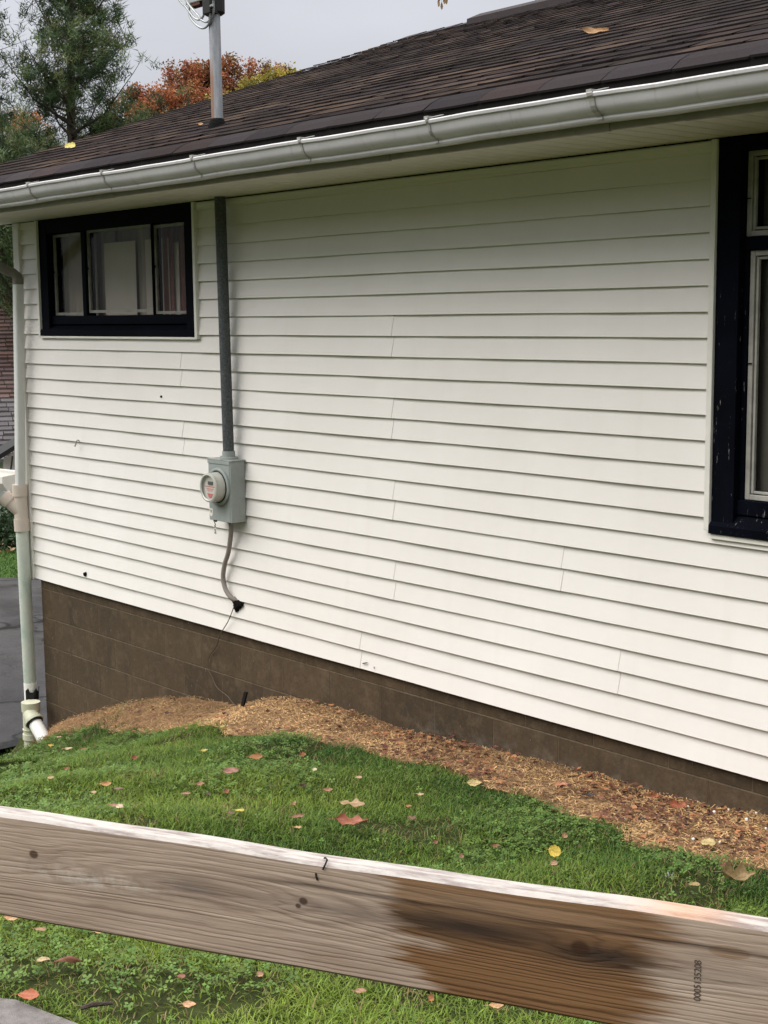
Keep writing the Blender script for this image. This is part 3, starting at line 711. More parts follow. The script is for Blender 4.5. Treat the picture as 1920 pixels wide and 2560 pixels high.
for (a_, b_, c_, d_) in [(2.547, 3.158, 2.076, 2.390), (2.568, 3.158, 1.080, 2.023), (3.242, 3.80, 2.076, 2.390), (3.242, 3.80, 1.080, 2.023)]:
    mb = MB(); ring(mb, a_, b_, c_, d_, .020, .034, .048); ring(mb, a_+.024, b_-.024, c_+.024, d_-.024, .010, .040, .056)
    mb.box(a_+.019, a_+.025, .046, .056, c_+.02, d_-.02)
    mb.build('sash', M_SASH2, win2, bevel=.002)
    mb = MB(); mb.box(a_+.03, b_-.03, .050, .053, c_+.03, d_-.03); mb.build('pane', M_GLASS, win2)
curtain('curtain', 2.57, 3.8, 1.05, 2.42, .10, M_SHEER, win2, .008, .11)
for (x_, z_) in ((2.549, 2.215), (2.572, 1.60)):
    mb = MB(); mb.tube([(x_-.006, .030, z_), (x_+.012, .026, z_+.001), (x_+.018, .030, z_+.001)], .0025, 6); mb.build('clip', M_BLACK, win2)
# small fixings on the siding
mb = MB(); mb.tube([(-2.556, -.002, 1.008), (-2.553, -.018, 1.011), (-2.557, -.023, 1.002), (-2.564, -.021, .992), (-2.568, -.022, .978), (-2.563, -.030, .972), (-2.556, -.032, .978)], .0045, 6)
mb.build('hook', M_METAL, house)
mb = MB(); mb.tube([(-2.542, .006, .123), (-2.542, -.012, .121)], [.015, .013], 8); mb.build('plug', M_PUTTY, house)
mb = MB(); mb.tube([(-1.543, .004, 1.330), (-1.543, -.006, 1.329)], [.008, .005], 6); mb.build('plug', M_PUTTY, house)
mb = MB(); mb.tube([(.305, -.001, .030), (.325, -.004, .036), (.342, -.001, .041)], .0025, 5); mb.build('nail_mark', M_PUTTY, house); mb = MB(); mb.tube([(.395, -.001, .030), (.397, -.002, .020)], .002, 5); mb.build('nail_mark', M_PUTTY, house)

# ------------------------------------------------------------------ service mast
mast = thing('service_mast', 'tall grey steel conduit rising up the wall and through the roof', 'service mast', (-.78, -.05, 1.05))
mb = MB(); mb.tube([(-.7725, -.055, 1.052), (-.803, -.050, SOF+.02)], .031, 20); mb.build('lower_pipe', M_CONDUIT, mast, smooth=True)
mb = MB(); mb.tube([(-.803, -.05, SOF+.02), (-.8075, -.05, 2.86), (-.815, -.05, 3.56)], .0315, 20); mb.build('upper_pipe', M_MAST, mast, smooth=True)
mb = MB(); mb.tube([(-.8065, -.05, 2.79), (-.8065, -.052, 2.835), (-.8065, -.05, 2.850), (-.8065, -.05, 2.862)], [.062, .047, .040, .033], 18); mb.build('roof_boot', M_PUTTY, mast, smooth=True)
mb = MB(); mb.tube([(-.812, -.05, 3.405), (-.813, -.05, 3.412), (-.814, -.05, 3.62)], [.048, .058, .060], 14); mb.box(-.83, -.76, -.115, -.06, 3.40, 3.62); mb.build('service_head', M_BLACKWIRE, mast, bevel=.004)
mb = MB(); mb.tube([(-.78, -.105, 3.43), (-.74, -.11, 3.435)], .007, 8); mb.build('bolt', M_METAL, mast)
mb = MB(); mb.box(-1.03, -.86, -.09, -.03, 3.485, 3.60); mb.build('insulator_bracket', M_METAL, mast, bevel=.006)
mb = MB(); mb.box(-1.015, -.90, -.085, -.035, 3.470, 3.486); mb.build('bracket_base', plain('rust_brown', (.10, .045, .03), .8, .2), mast)
def smoothpath(pts, n=6):
    pts = [Vector(p) for p in pts]; o = []
    for i in range(len(pts)-1):
        p0 = pts[max(i-1, 0)]; p1 = pts[i]; p2 = pts[i+1]; p3 = pts[min(i+2, len(pts)-1)]
        for k in range(n):
            t = k/n; o.append(.5*((2*p1)+(p2-p0)*t+(2*p0-5*p1+4*p2-p3)*t*t+(3*p1-p0-3*p2+p3)*t**3))
    return o+[pts[-1]]
for wp in ([(-1.25, -.12, 3.70), (-1.076, -.10, 3.521), (-1.019, -.09, 3.47), (-.944, -.09, 3.405), (-.883, -.09, 3.389), (-.84, -.09, 3.425), (-.81, -.11, 3.47)],
           [(-1.20, -.12, 3.72), (-1.017, -.09, 3.511), (-.99, -.09, 3.423), (-.926, -.09, 3.365), (-.858, -.09, 3.338), (-.80, -.09, 3.36), (-.765, -.105, 3.42)],
           [(-1.15, -.12, 3.70), (-1.017, -.09, 3.505), (-.905, -.09, 3.41), (-.88, -.09, 3.385), (-.822, -.09, 3.365), (-.765, -.09, 3.392), (-.745, -.10, 3.46)]):
    mb = MB(); mb.tube(smoothpath(wp), .0065, 8); mb.build('wire', M_METAL, mast, smooth=True)

# ------------------------------------------------------------------ electricity meter
met = thing('electricity_meter', 'grey steel meter box with a round glass dial mounted on the siding', 'electric meter', (-.80, -.05, .66))
mb = MB(); mb.box(-.912, -.694, -.100, -.002, .662, 1.004); mb.build('box', M_METER, met, bevel=.003)
mb = MB(); mb.box(-.916, -.690, -.104, .0, 1.004, 1.012); mb.box(-.914, -.700, -.1035, -.100, .985, 1.004); mb.build('lid', M_METER, met, bevel=.002)
mb = MB(); mb.box(-.708, -.7035, -.1025, -.1, .665, 1.0); mb.build('edge_seam', M_METER, met)
mb = MB(); mb.tube([(-.772, -.055, 1.012), (-.772, -.055, 1.024), (-.772, -.055, 1.026), (-.772, -.055, 1.058)], [.052, .050, .038, .036], 16); mb.tube([(-.835, -.06, 1.013), (-.835, -.06, 1.026)], .008, 8); mb.build('hub', M_METER, met, smooth=True)
mc = Vector((-.806, 0, .858))
mb = MB(); n = 40
def lathe(mb, c, prof, n=40):
    vs = []; 
    for (r_, y_) in prof:
        vs += [(c.x+r_*math.cos(2*math.pi*k/n), y_, c.z+r_*math.sin(2*math.pi*k/n)) for k in range(n)]
    mb.add(vs, [(i*n+k, (i+1)*n+k, (i+1)*n+(k+1) % n, i*n+(k+1) % n) for i in range(len(prof)-1) for k in range(n)])
lathe(mb, mc, [(.107, -.101), (.106, -.112), (.098, -.116), (.091, -.114), (.090, -.101)]); mb.build('ring', M_METER, met, smooth=True)
mb = MB(); lathe(mb, mc, [(.089, -.112), (.086, -.114), (.086, -.118)]); mb.build('gasket', M_BLACKWIRE, met, smooth=True)
mb = MB(); lathe(mb, mc, [(.084, -.112), (.083, -.135), (.080, -.150), (.080, -.162)]); mb.build('glass_body', M_FROST, met, smooth=True)
mb = MB(); lathe(mb, mc, [(.080, -.162), (.083, -.167), (.081, -.176), (.072, -.179), (.066, -.174)]); mb.build('glass_rim', M_FROST, met, smooth=True)
mb = MB(); lathe(mb, mc, [(.067, -.173), (.0, -.174)]); mb.build('glass_front', M_CLEAR, met, smooth=True)
mb = MB(); lathe(mb, mc, [(.079, -.160), (.0, -.160)]); mb.build('dial_face', M_FACE, met)
mb = MB(); mb.box(mc.x-.020, mc.x+.028, -.1635, -.160, .873, .893); mb.build('display', M_LCD, met)
mb = MB(); mb.box(mc.x-.055, mc.x+.055, -.162, -.160, .862, .8655)
mb.add([(mc.x-.030, -.162, .825), (mc.x+.030, -.162, .825), (mc.x+.008, -.162, .800), (mc.x-.012, -.162, .800)], [(0, 1, 2, 3)]); mb.box(mc.x-.035, mc.x+.03, -.1625, -.160, .850, .853); mb.box(mc.x-.028, mc.x+.02, -.1625, -.160, .840, .842)
mb.build('dial_print', M_RED, met)
mb = MB(); mb.add([(-.908, -.1012, .728), (-.876, -.1012, .728), (-.876, -.1012, .698), (-.884, -.1012, .684), (-.900, -.1012, .684), (-.908, -.1012, .698)], [(0, 1, 2, 3, 4, 5)]); st = mb.build('sticker', M_STICKER, met)
mb = MB(); mb.box(-.895, -.889, -.1025, -.1013, .705, .720); mb.build('sticker_mark', M_LCD, st)
mb = MB(); mb.box(-.862, -.835, -.108, -.100, .657, .666); mb.tube([(-.852, -.104, .660), (-.856, -.104, .648), (-.848, -.104, .640), (-.856, -.104, .634), (-.850, -.104, .626)], .003, 6); mb.build('seal', M_LCD, met)
# hanging tag reading 1
mb = MB(); mb.box(-.862, -.842, -.104, -.1025, .588, .622); tg = mb.build('tag', M_STICKER, met)
mb = MB(); mb.box(-.8545, -.8495, -.1055, -.1042, .594, .617); mb.box(-.860, -.844, -.1055, -.1042, .590, .594); mb.box(-.8585, -.8545, -.1055, -.1042, .611, .615); mb.build('tag_numeral', M_LCD, tg)
mb = MB(); mb.tube([(-.772, -.045, .664), (-.772, -.045, .652)], .026, 14); mb.build('bottom_hub', M_PUTTY, met)

cab = thing('meter_cable', 'bent grey cable running from the meter into a hole in the siding', 'cable', (-.8, -.03, .2))
mb = MB(); mb.tube(smoothpath([(-.778, -.045, .660), (-.790, -.040, .60), (-.808, -.034, .55), (-.838, -.030, .47), (-.878, -.028, .40), (-.897, -.028, .33), (-.886, -.028, .275), (-.858, -.026, .235), (-.822, -.016, .205), (-.80, .010, .196)]), .0135, 12)
mb.build('sheath', M_CABLE, cab, smooth=True)
mb = MB(); vs = []; n = 18
for lay, (yy, s_) in enumerate([(.004, 1), (-.008, .95), (-.017, .6)]):
    for k in range(n):
        a_ = 2*math.pi*k/n; r_ = s_*(.040+.010*math.sin(3*a_+1)+.006*math.sin(7*a_+lay)); vs.append((-.800+r_*1.05*math.cos(a_), yy, .176+r_*.95*math.sin(a_)))
mb.add(vs, [(l_*n+k, (l_+1)*n+k, (l_+1)*n+(k+1) % n, l_*n+(k+1) % n) for l_ in range(2) for k in range(n)]+[tuple(range(2*n, 3*n))[::-1]])
mb.build('sealant', M_PUTTY, cab)
gw = MB(); gw.tube(smoothpath([(-.824, -.012, .153), (-.85, -.018, .10), (-.883, -.015, .06), (-.93, -.015, .01), (-.978, -.010, -.041), (-1.02, .005, -.09), (-1.065, .010, -.133), (-1.12, .015, -.18), (-1.139, .012, -.23), (-1.13, .010, -.27), (-1.085, .005, -.305), (-1.037, -.004, -.345), (-.98, -.012, -.362), (-.90, -.02, -.375), (-.80, -.05, -.392), (-.70, -.08, -.40)]), .0028, 6)
tag(gw.build('ground_wire', M_WIRE), 'thin brown wire dangling from the cable hole down the block foundation', 'wire')
z0 = float(gz(-.60, -.19))
sk = MB(); sk.add([(-.553+dx, -.185+dy, z0-.05) for dx, dy in ((-.012, -.006), (.012, -.006), (.012, .006), (-.012, .006))]+[(-.523+dx, -.15+dy, -.255) for dx, dy in ((-.014, -.006), (.012, -.006), (.012, .006), (-.014, .006))],
                  [(0,1,5,4), (1,2,6,5), (2,3,7,6), (3,0,4,7), (4,5,6,7)])
tag(sk.build('metal_stake', M_DARK, bevel=.002), 'short dark rusty stake leaning in the straw beside the foundation', 'stake')

# ------------------------------------------------------------------ downspout
ds = thing('downspout', 'downspout at the left house corner joined to pale green stained drain pipe', 'downspout', (-3.3, -.06, -1.15))
def rectpipe(mb, path, a, b):
    """rounded rectangular pipe along path, a along x, b along y"""
    n = 16; pr = []
    for k in range(n):
        t = 2*math.pi*(k+.5)/n; c_, s_ = math.cos(t), math.sin(t); pr.append((math.copysign(abs(c_)**.45, c_)*a, math.copysign(abs(s_)**.45, s_)*b))
    vs = []
    for p, d in path:
        d = Vector(d).normalized(); X_ = Vector((1, 0, 0)); X_ = (X_-d*X_.dot(d)).normalized(); Y_ = d.cross(X_)
        vs += [Vector(p)+X_*q[0]+Y_*q[1] for q in pr]
    m = len(path); mb.add(vs, [(i*n+k, i*n+(k+1) % n, (i+1)*n+(k+1) % n, (i+1)*n+k) for i in range(m-1) for k in range(n)]+[tuple(range(n)), tuple(range((m-1)*n, m*n))])
mb = MB(); rectpipe(mb, [((-3.30, -.062, .66), (0, 0, 1)), ((-3.245, -.062, 1.35), (.06, 0, 1)), ((-3.200, -.062, 2.045), (.06, 0, 1))], .032, .030); mb.build('upper_pipe', M_DOWN, ds, smooth=True)
mb = MB(); dgn = Vector((-.35, -.56, .36)).normalized()
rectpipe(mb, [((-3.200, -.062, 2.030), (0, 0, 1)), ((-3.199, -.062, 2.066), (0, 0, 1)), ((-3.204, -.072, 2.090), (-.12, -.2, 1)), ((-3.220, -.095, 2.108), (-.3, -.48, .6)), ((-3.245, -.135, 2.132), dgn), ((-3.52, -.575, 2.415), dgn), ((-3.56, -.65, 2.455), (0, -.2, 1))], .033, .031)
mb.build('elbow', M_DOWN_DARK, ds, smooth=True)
A0 = Vector((-3.3155, -.058, .60)); A1 = Vector((-3.285, -.062, -.835)); ax = (A1-A0).normalized()
mb = MB(); mb.tube([A0+ax*.20, A1], .0445, 20); mb.build('drain_pipe', M_PVC_ALGAE, ds, smooth=True)
mb = MB(); mb.tube([A0-ax*.06, A0+ax*.02], .0535, 22); mb.tube([A0+ax*.02, A0+ax*.18], .0485, 22); mb.tube([A0+ax*.18, A0+ax*.265], .0535, 22)
bd = Vector((-.42, -.50, .62)).normalized(); b0 = A0+ax*.13
mb.tube([b0, b0+bd*.115], .0485, 20, cap=False); mb.tube([b0+bd*.100, b0+bd*.165], .0535, 20, cap=False)
mb.build('wye_fitting', M_PVC_PINK, ds, smooth=True)
mb = MB(); mb.tube([b0+bd*.12, b0+bd*.121], .047, 18); mb.build('wye_opening', M_DARK, ds)
mb = MB(); mb.tube([A1+Vector((0, 0, .09)), A1+Vector((0.002, 0, -.045))], .046, 20); mb.build('pipe_end', M_PVC_WHITE, ds, smooth=True)
mb = MB(); vs = []
for k in range(9):
    a_ = -1.2+k*.33; vs += [(A1.x+.052*math.cos(a_)+.004, A1.y+.052*math.sin(a_), A1.z-.04), (A1.x+(.060+.012*math.sin(k*2.1))*math.cos(a_)+.006, A1.y+.056*math.sin(a_), A1.z+.045+.022*math.sin(k*1.9))]
mb.add(vs, [(2*k, 2*k+2, 2*k+3, 2*k+1) for k in range(8)]); mb.build('torn_gasket', M_BLACKWIRE, ds)
T0 = Vector((-3.175, -.12, -.862)); 
mb = MB(); mb.tube([T0+Vector((0, 0, .010)), T0+Vector((0, 0, -.055))], [.066, .064], 24); mb.tube([T0+Vector((0, 0, -.055)), T0+Vector((0, 0, -.215))], .058, 24)
mb.tube([T0+Vector((0, 0, -.180)), T0+Vector((0, 0, -.187))], .063, 24); mb.tube([T0+Vector((0, 0, -.215)), T0+Vector((0, 0, -.255))], .064, 24); mb.tube([T0+Vector((0, 0, -.25)), T0+Vector((0, 0, -.48))], .056, 24)
od = Vector((.72, .03, -.58)).normalized(); q0 = T0+Vector((.015, -.02, -.062))
mb.tube([q0, q0+od*.075], [.050, .062], 22); mb.tube([q0+od*.065, q0+od*.085], .066, 24); mb.build('tee_fitting', M_PVC_CREAM, ds, smooth=True)
mb = MB(); mb.tube([q0+od*.080, q0+od*.098], [.060, .056], 22); mb.build('rubber_collar', M_BLACKWIRE, ds, smooth=True)
mb = MB(); mb.tube([q0+od*.09, q0+od*.315], .048, 22); mb.build('outlet_pipe', M_PVC_WHITE, ds, smooth=True)

# ------------------------------------------------------------------ wooden rail in the foreground
P0 = Vector((4.089, -3.784, 1.15)); P1 = Vector((4.96, -3.342, 1.15)); rd = (P1-P0).normalized(); rn = Vector((-rd.y, rd.x, 0))
ang = math.atan2(rd.y, rd.x)
g = G('weathered_wood', .7, .25)
s1 = g.n('ShaderNodeSeparateXYZ'); g.l(g.co(), s1.inputs[0]); GXo, GYo, GZo = s1.outputs
def gauss(x0, z0, ax_, az2):
    dx = g.math('DIVIDE', g.math('SUBTRACT', GXo, x0), ax_); dz = g.math('DIVIDE', g.math('SUBTRACT', GZo, z0), az2)
    r2 = g.math('ADD', g.math('MULTIPLY', dx, dx), g.math('MULTIPLY', dz, dz)); return g.math('EXPONENT', g.math('MULTIPLY', r2, -1.0))
ln = g.noise(1.0, 3, .5, g.co((2.2, 1, 9)))
fld = g.math('MULTIPLY', GZo, 80.0)
fld = g.math('ADD', fld, g.math('MULTIPLY', g.math('MINIMUM', g.math('ADD', GZo, .078), 0.0), 95.0))
for (x0, z0, aa, bb, amp) in [(.31, -.056, .24, .036, -3.3), (.70, -.060, .22, .03, 2.6), (.055, -.046, .05, .018, 1.3), (.44, -.055, .03, .02, .7), (.776, -.056, .035, .02, 1.4), (-.3, -.06, .2, .04, 2.0)]:
    fld = g.math('ADD', fld, g.math('MULTIPLY', gauss(x0, z0, aa, bb), amp))
fld = g.math('ADD', fld, g.math('MULTIPLY', ln, 2.2)); fld = g.math('ADD', fld, g.math('MULTIPLY', g.noise(1, 3, .6, g.co((.25, .01, 26))), 7.0)); fld = g.math('ADD', fld, g.math('MULTIPLY', g.noise(1, 3, .6, g.co((26, 1, 90))), .45))
wave = g.math('MULTIPLY_ADD', g.math('SINE', g.math('MULTIPLY', fld, 6.283)), .5, .5)
band = g.math('MULTIPLY', g.math('POWER', wave, 2.6), g.ramp(g.noise(1, 4, .6, g.co((2.5, .01, 34), loc=(5, 0, 2))), [(.36, .45), (.62, 1.0)]))
low = g.n('ShaderNodeMapRange'); g.l(GZo, low.inputs[0]); low.inputs[1].default_value = -.070; low.inputs[2].default_value = -.100; low.inputs[3].default_value = .24; low.inputs[4].default_value = .62
fine = g.noise(1, 5, .65, g.co((7, 1, 150)))
dry_ = g.ramp(g.noise(1, 5, .6, g.co((4, 1, 22))), [(.3, (.315, .235, .178)), (.55, (.42, .325, .255)), (.8, (.53, .43, .345))])
dry_ = g.mix(g.ramp(fine, [(.3, .20), (.6, 0.0)]), dry_, (.20, .145, .115))
dry_ = g.mix(g.math('MULTIPLY', band, low.outputs[0]), dry_, (.15, .088, .066))
# grey weathered heartwood streak in the middle
gm = g.math('MULTIPLY', g.math('MAXIMUM', g.math('MAXIMUM', gauss(.29, -.056, .06, .012), g.math('MULTIPLY', gauss(.47, -.056, .15, .013), .8)), g.math('MULTIPLY', gauss(.95, -.062, .14, .015), .55)), g.ramp(g.noise(1, 4, .6, g.co((6, 1, 50))), [(.3, .35), (.6, 1.0)]))
rx_ = g.math('DIVIDE', g.math('SUBTRACT', GXo, .33), .17); rz_ = g.math('DIVIDE', g.math('ADD', GZo, .056), .024)
rr_ = g.math('ADD', g.math('SQRT', g.math('ADD', g.math('MULTIPLY', rx_, rx_), g.math('MULTIPLY', rz_, rz_))), g.math('MULTIPLY', g.noise(1, 4, .55, g.co((6, 1, 20))), .9))
rgs = g.math('POWER', g.math('MULTIPLY_ADD', g.math('SINE', g.math('MULTIPLY', rr_, 13.0)), .5, .5), 2.0)
rmk = g.ramp(rr_, [(.35, .0), (.5, 1.0), (.85, .5), (1.0, .0)])
rsc = g.math('DIVIDE', rr_, 2.6); rmk = g.ramp(rsc, [(.2, .25), (.4, .55), (.8, .3), (1.0, .0)])
dry_ = g.mix(g.math('MULTIPLY', rgs, rmk), dry_, (.215, .155, .115))
dry_ = g.mix(g.math('MULTIPLY', gm, .72), dry_, (.115, .093, .085))
wet_ = g.mix(g.math('MULTIPLY', band, .85), (.230, .125, .060), (.085, .038, .018))
wet_ = g.mix(g.ramp(fine, [(.35, .35), (.65, 0.0)]), wet_, (.07, .034, .018))
dk = g.math('MAXIMUM', gauss(.64, -.052, .15, .017), gauss(.80, -.060, .09, .016))
wet_ = g.mix(g.math('MULTIPLY', dk, .95), wet_, (.036, .025, .021))
upw = g.math('MULTIPLY', gauss(.66, -.022, .22, .016), .6)
wet_ = g.mix(upw, wet_, (.30, .205, .135))
jag = g.math('MULTIPLY', g.math('SUBTRACT', g.noise(1, 4, .7, g.co((5, 1, 110), loc=(3, 0, 0))), .5), .13)
jag2 = g.math('MULTIPLY', g.math('SUBTRACT', g.noise(1, 3, .6, g.co((3, 1, 45), loc=(7, 0, 0))), .5), .12)
xw = g.math('ADD', GXo, g.math('ADD', jag, jag2))
zt = g.n('ShaderNodeMapRange'); g.l(GZo, zt.inputs[0]); zt.inputs[1].default_value = -.14; zt.inputs[2].default_value = 0; zt.inputs[3].default_value = -.012; zt.inputs[4].default_value = .045
m_a = g.n('ShaderNodeMapRange', interpolation_type='SMOOTHSTEP'); g.l(g.math('ADD', xw, zt.outputs[0]), m_a.inputs[0]); m_a.inputs[1].default_value = .570; m_a.inputs[2].default_value = .604
m_b = g.n('ShaderNodeMapRange', interpolation_type='SMOOTHSTEP'); g.l(g.math('ADD', xw, g.math('MULTIPLY', zt.outputs[0], -.5)), m_b.inputs[0]); m_b.inputs[1].default_value = .885; m_b.inputs[2].default_value = .822
wm = g.math('MULTIPLY', m_a.outputs[0], m_b.outputs[0])
hole = gauss(.60, -.080, .02, .006)
wm = g.math('MULTIPLY', wm, g.math('SUBTRACT', 1.0, g.math('MULTIPLY', hole, .9)))
c = g.mix(wm, dry_, wet_)
# small wet stain right of the number and pale bloom left
c = g.mix(g.math('MULTIPLY', g.ramp(g.math('ADD', gauss(.938, -.033, .026, .008), g.math('MULTIPLY', jag2, 2.0)), [(.42, 0.0), (.52, .7)]), gauss(.940, -.035, .05, .02)), c, (.23, .145, .085))
c = g.mix(g.math('MULTIPLY', gauss(.13, -.068, .09, .012), g.ramp(g.noise(60, 4, .7), [(.4, 0.0), (.6, .6)])), c, (.50, .46, .42))
# knots
for (x0, z0, rr_) in ((.050, -.047, .0048), (.437, -.052, .0040), (.430, -.059, .0026), (.776, -.055, .0075)):
    kk = gauss(x0, z0, rr_*1.25, rr_); c = g.mix(g.ramp(kk, [(.12, 0.0), (.45, .85)]), c, (.045, .022, .014))
# long drying checks
chk = g.math('ABSOLUTE', g.math('SUBTRACT', g.math('ADD', GZo, g.math('MULTIPLY', g.noise(1, 3, .5, g.co((5, 1, 1))), .012)), -.0255))
cm = g.n('ShaderNodeMapRange'); g.l(GXo, cm.inputs[0]); cm.inputs[1].default_value = .32; cm.inputs[2].default_value = .42
c = g.mix(g.math('MULTIPLY', g.ramp(chk, [(.0005, .8), (.0012, 0.0)]), cm.outputs[0]), c, (.035, .02, .015))
# chalky top edge
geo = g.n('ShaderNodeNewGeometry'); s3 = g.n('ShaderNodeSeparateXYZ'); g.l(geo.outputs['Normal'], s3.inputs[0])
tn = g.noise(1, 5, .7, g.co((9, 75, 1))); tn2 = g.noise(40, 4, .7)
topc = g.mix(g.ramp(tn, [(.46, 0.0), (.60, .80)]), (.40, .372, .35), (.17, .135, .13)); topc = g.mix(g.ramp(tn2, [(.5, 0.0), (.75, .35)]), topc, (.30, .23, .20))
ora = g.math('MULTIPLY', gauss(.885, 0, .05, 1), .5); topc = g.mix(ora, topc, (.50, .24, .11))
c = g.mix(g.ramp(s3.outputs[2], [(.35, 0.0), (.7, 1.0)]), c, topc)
g.base(c); rgh = g.mix(wm, (.75, .75, .75), (.38, .38, .38)); g.rough(rgh)
g.bump(g.math('ADD', g.math('MULTIPLY', band, -.4), fine), .0012, .8); M_RAIL = g.m
fence = thing('wooden_rail_fence', 'weathered wooden fence rail with a dark wet stain crossing the foreground', 'fence', (P0.x-rd.x*.9, P0.y-rd.y*.9, 0.15))
# plank in its own local frame: X along, Y thickness, Z up, origin at left top front edge in view
nL = 90; Lx0, Lx1 = -.9, 1.55; H = .140; TH_ = .032; ch = .004
vs = []; prof = [(0, -H+ch), (0, -ch), (ch, 0), (TH_-ch, 0), (TH_, -ch), (TH_, -H+ch), (TH_-ch, -H), (ch, -H)]
for i in range(nL+1):
    x_ = Lx0+(Lx1-Lx0)*i/nL; wob = .0010*math.sin(x_*9)+.0008*math.sin(x_*23+1)
    vs += [(x_, y_, z_+wob*(1 if z_ > -.07 else -.6)) for y_, z_ in prof]
mb = MB(); k_ = len(prof); mb.add(vs, [(i*k_+j, i*k_+(j+1) % k_, (i+1)*k_+(j+1) % k_, (i+1)*k_+j) for i in range(nL) for j in range(k_)]+[tuple(range(k_))[::-1], tuple(range(nL*k_, (nL+1)*k_))])
rail = mb.build('rail', M_RAIL, smooth=True); rail.parent = fence; rail.location = P0-fence.location; rail.rotation_euler = (0, 0, ang)
for px_ in (-.86, 1.50):
    mb = MB(); mb.box(-.045, .045, .0365, .1265, -1.35, .04); mb.add([(-.045, .0365, .0402), (.045, .0365, .0402), (.045, .1265, .0402), (-.045, .1265, .0402), (0, .0815, .065)], [(0,1,4), (1,2,4), (2,3,4), (3,0,4)])
    po = mb.build('post', M_RAIL, bevel=.003); po.parent = fence; po.rotation_euler = (0, 0, ang); po.location = P0-fence.location+rd*px_
SX = .055
mb = MB(); mb.tube([(.405, .012, .0005), (.409, .006, .004), (.4135, .002, .0035), (.412, -.0014, -.002), (.409, -.0016, -.008)], .0011, 6); mb.tube([(.3995, -.0008, -.014), (.4005, -.0016, -.018), (.4015, -.0008, -.0225)], .0011, 6)
sp3 = mb.build('staple', M_BLACKWIRE, rail); sp3.location = (SX, 0, 0)
cu = bpy.data.curves.new('stamped_number', 'FONT'); cu.body = '0005135208'; cu.size = .0108; cu.extrude = .0001; cu.space_character = .92
g = G('number_ink', .8, .1, (.085, .065, .055)); M_INK = g.m; cu.materials.append(M_INK)
tx = bpy.data.objects.new('stamped_number', cu); COL.objects.link(tx)
# local: text reads upwards on the front face (-Y side)
tx.parent = rail
tx.matrix_local = Matrix(((0, -1, 0, .909), (0, 0, -1, -.0004), (1, 0, 0, -.0935), (0, 0, 0, 1)))
bpy.context.view_layer.update()
dg = bpy.context.evaluated_depsgraph_get(); me = bpy.data.meshes.new_from_object(tx.evaluated_get(dg)); ml = tx.matrix_local.copy(); wx = max(v_.co.x for v_ in me.vertices); [setattr(v_.co, 'x', v_.co.x*.0465/wx) for v_ in me.vertices]
bpy.data.objects.remove(tx); tx = bpy.data.objects.new('stamped_number', me); COL.objects.link(tx); tx.parent = rail; tx.matrix_local = ml

# ------------------------------------------------------------------ neighbour's garage far behind the driveway
def at(u, v, dist):
    d = ray(u, v); k = math.hypot(d.x, d.y); return CAM+d*(dist/k)
ga = thing('neighbour_garage', 'low building with a dark red shingle roof seen behind the downspout', 'garage', tuple(at(10, 1300, 26).xy)+(-3.5,))
rl = at(-420, 742, 29); rr2 = at(47, 766, 29); el = at(-420, 1150, 24.6); er = at(90, 1085, 24.6)
rl.z = rr2.z = (rl.z+rr2.z)/2; el = Vector((el.x, el.y, -.55)); er = Vector((er.x, er.y, -.50))
rl, rr2 = at(-420, 700, 29), at(60, 700, 29); rl.z = rr2.z = at(10, 762, 29).z
gd = (rr2-rl).normalized(); out_ = Vector((gd.y, -gd.x, 0)); 
if (CAM-rl).dot(out_) < 0: out_ = -out_
mb = MB(); cols_ = [(.085, .050, .044), (.070, .044, .040), (.060, .042, .042), (.080, .056, .052)]
nco = 36; run = 4.6; drop = (rl.z-at(20, 1150, 24.5).z); Lg = (rr2-rl).length+.6
for j in range(nco):
    a0_ = run*j/nco; a1_ = run*(j+1)/nco; xx = 0
    while xx < Lg:
        wt = random.uniform(.22, .36); c_ = random.choice(cols_); m_ = random.uniform(.8, 1.25)*(1.0 if j < 20 else 1.15)
        if j > 22: c_ = (.075, .068, .072)
        pA = rl+gd*xx; pB = rl+gd*min(xx+wt-.012, Lg); lf = random.uniform(.02, .045)
        zz0 = -drop*a0_/run; zz1 = -drop*a1_/run+lf
        vs = [pA+out_*a0_+Vector((0, 0, zz0)), pB+out_*a0_+Vector((0, 0, zz0)), pB+out_*a1_+Vector((0, 0, zz1)), pA+out_*a1_+Vector((0, 0, zz1)), pA+out_*a1_+Vector((0, 0, zz1-.05)), pB+out_*a1_+Vector((0, 0, zz1-.05))]
        mb.add(vs, [(0, 1, 2, 3), (3, 2, 5, 4)], tuple(q*m_ for q in c_)); xx += wt
mb.build('roof', M_FAR_ROOF, ga, col=True)
mb = MB(); b1 = rl+out_*(run-.3); b2 = b1+gd*Lg; top_ = rl.z-drop-.02
mb.add([(b1.x, b1.y, -3.6), (b2.x, b2.y, -3.6), (b2.x, b2.y, top_), (b1.x, b1.y, top_)], [(0, 1, 2, 3)])
b3 = rl-out_*4; b4 = b3+gd*Lg; mb.add([(b2.x, b2.y, -3.6), (b4.x, b4.y, -3.6), (b4.x, b4.y, top_), (rr2.x+gd.x*.6, rr2.y+gd.y*.6, rl.z-.05), (b2.x, b2.y, top_)], [(0, 1, 2, 3, 4)])
mb.add([(rl.x, rl.y, rl.z), (rl.x+gd.x*Lg, rl.y+gd.y*Lg, rl.z), (b4.x, b4.y, top_), (b3.x, b3.y, top_)], [(0, 1, 2, 3)])
mb.build('wall', plain('garage_wall', (.42, .42, .42), .7, .2), ga)
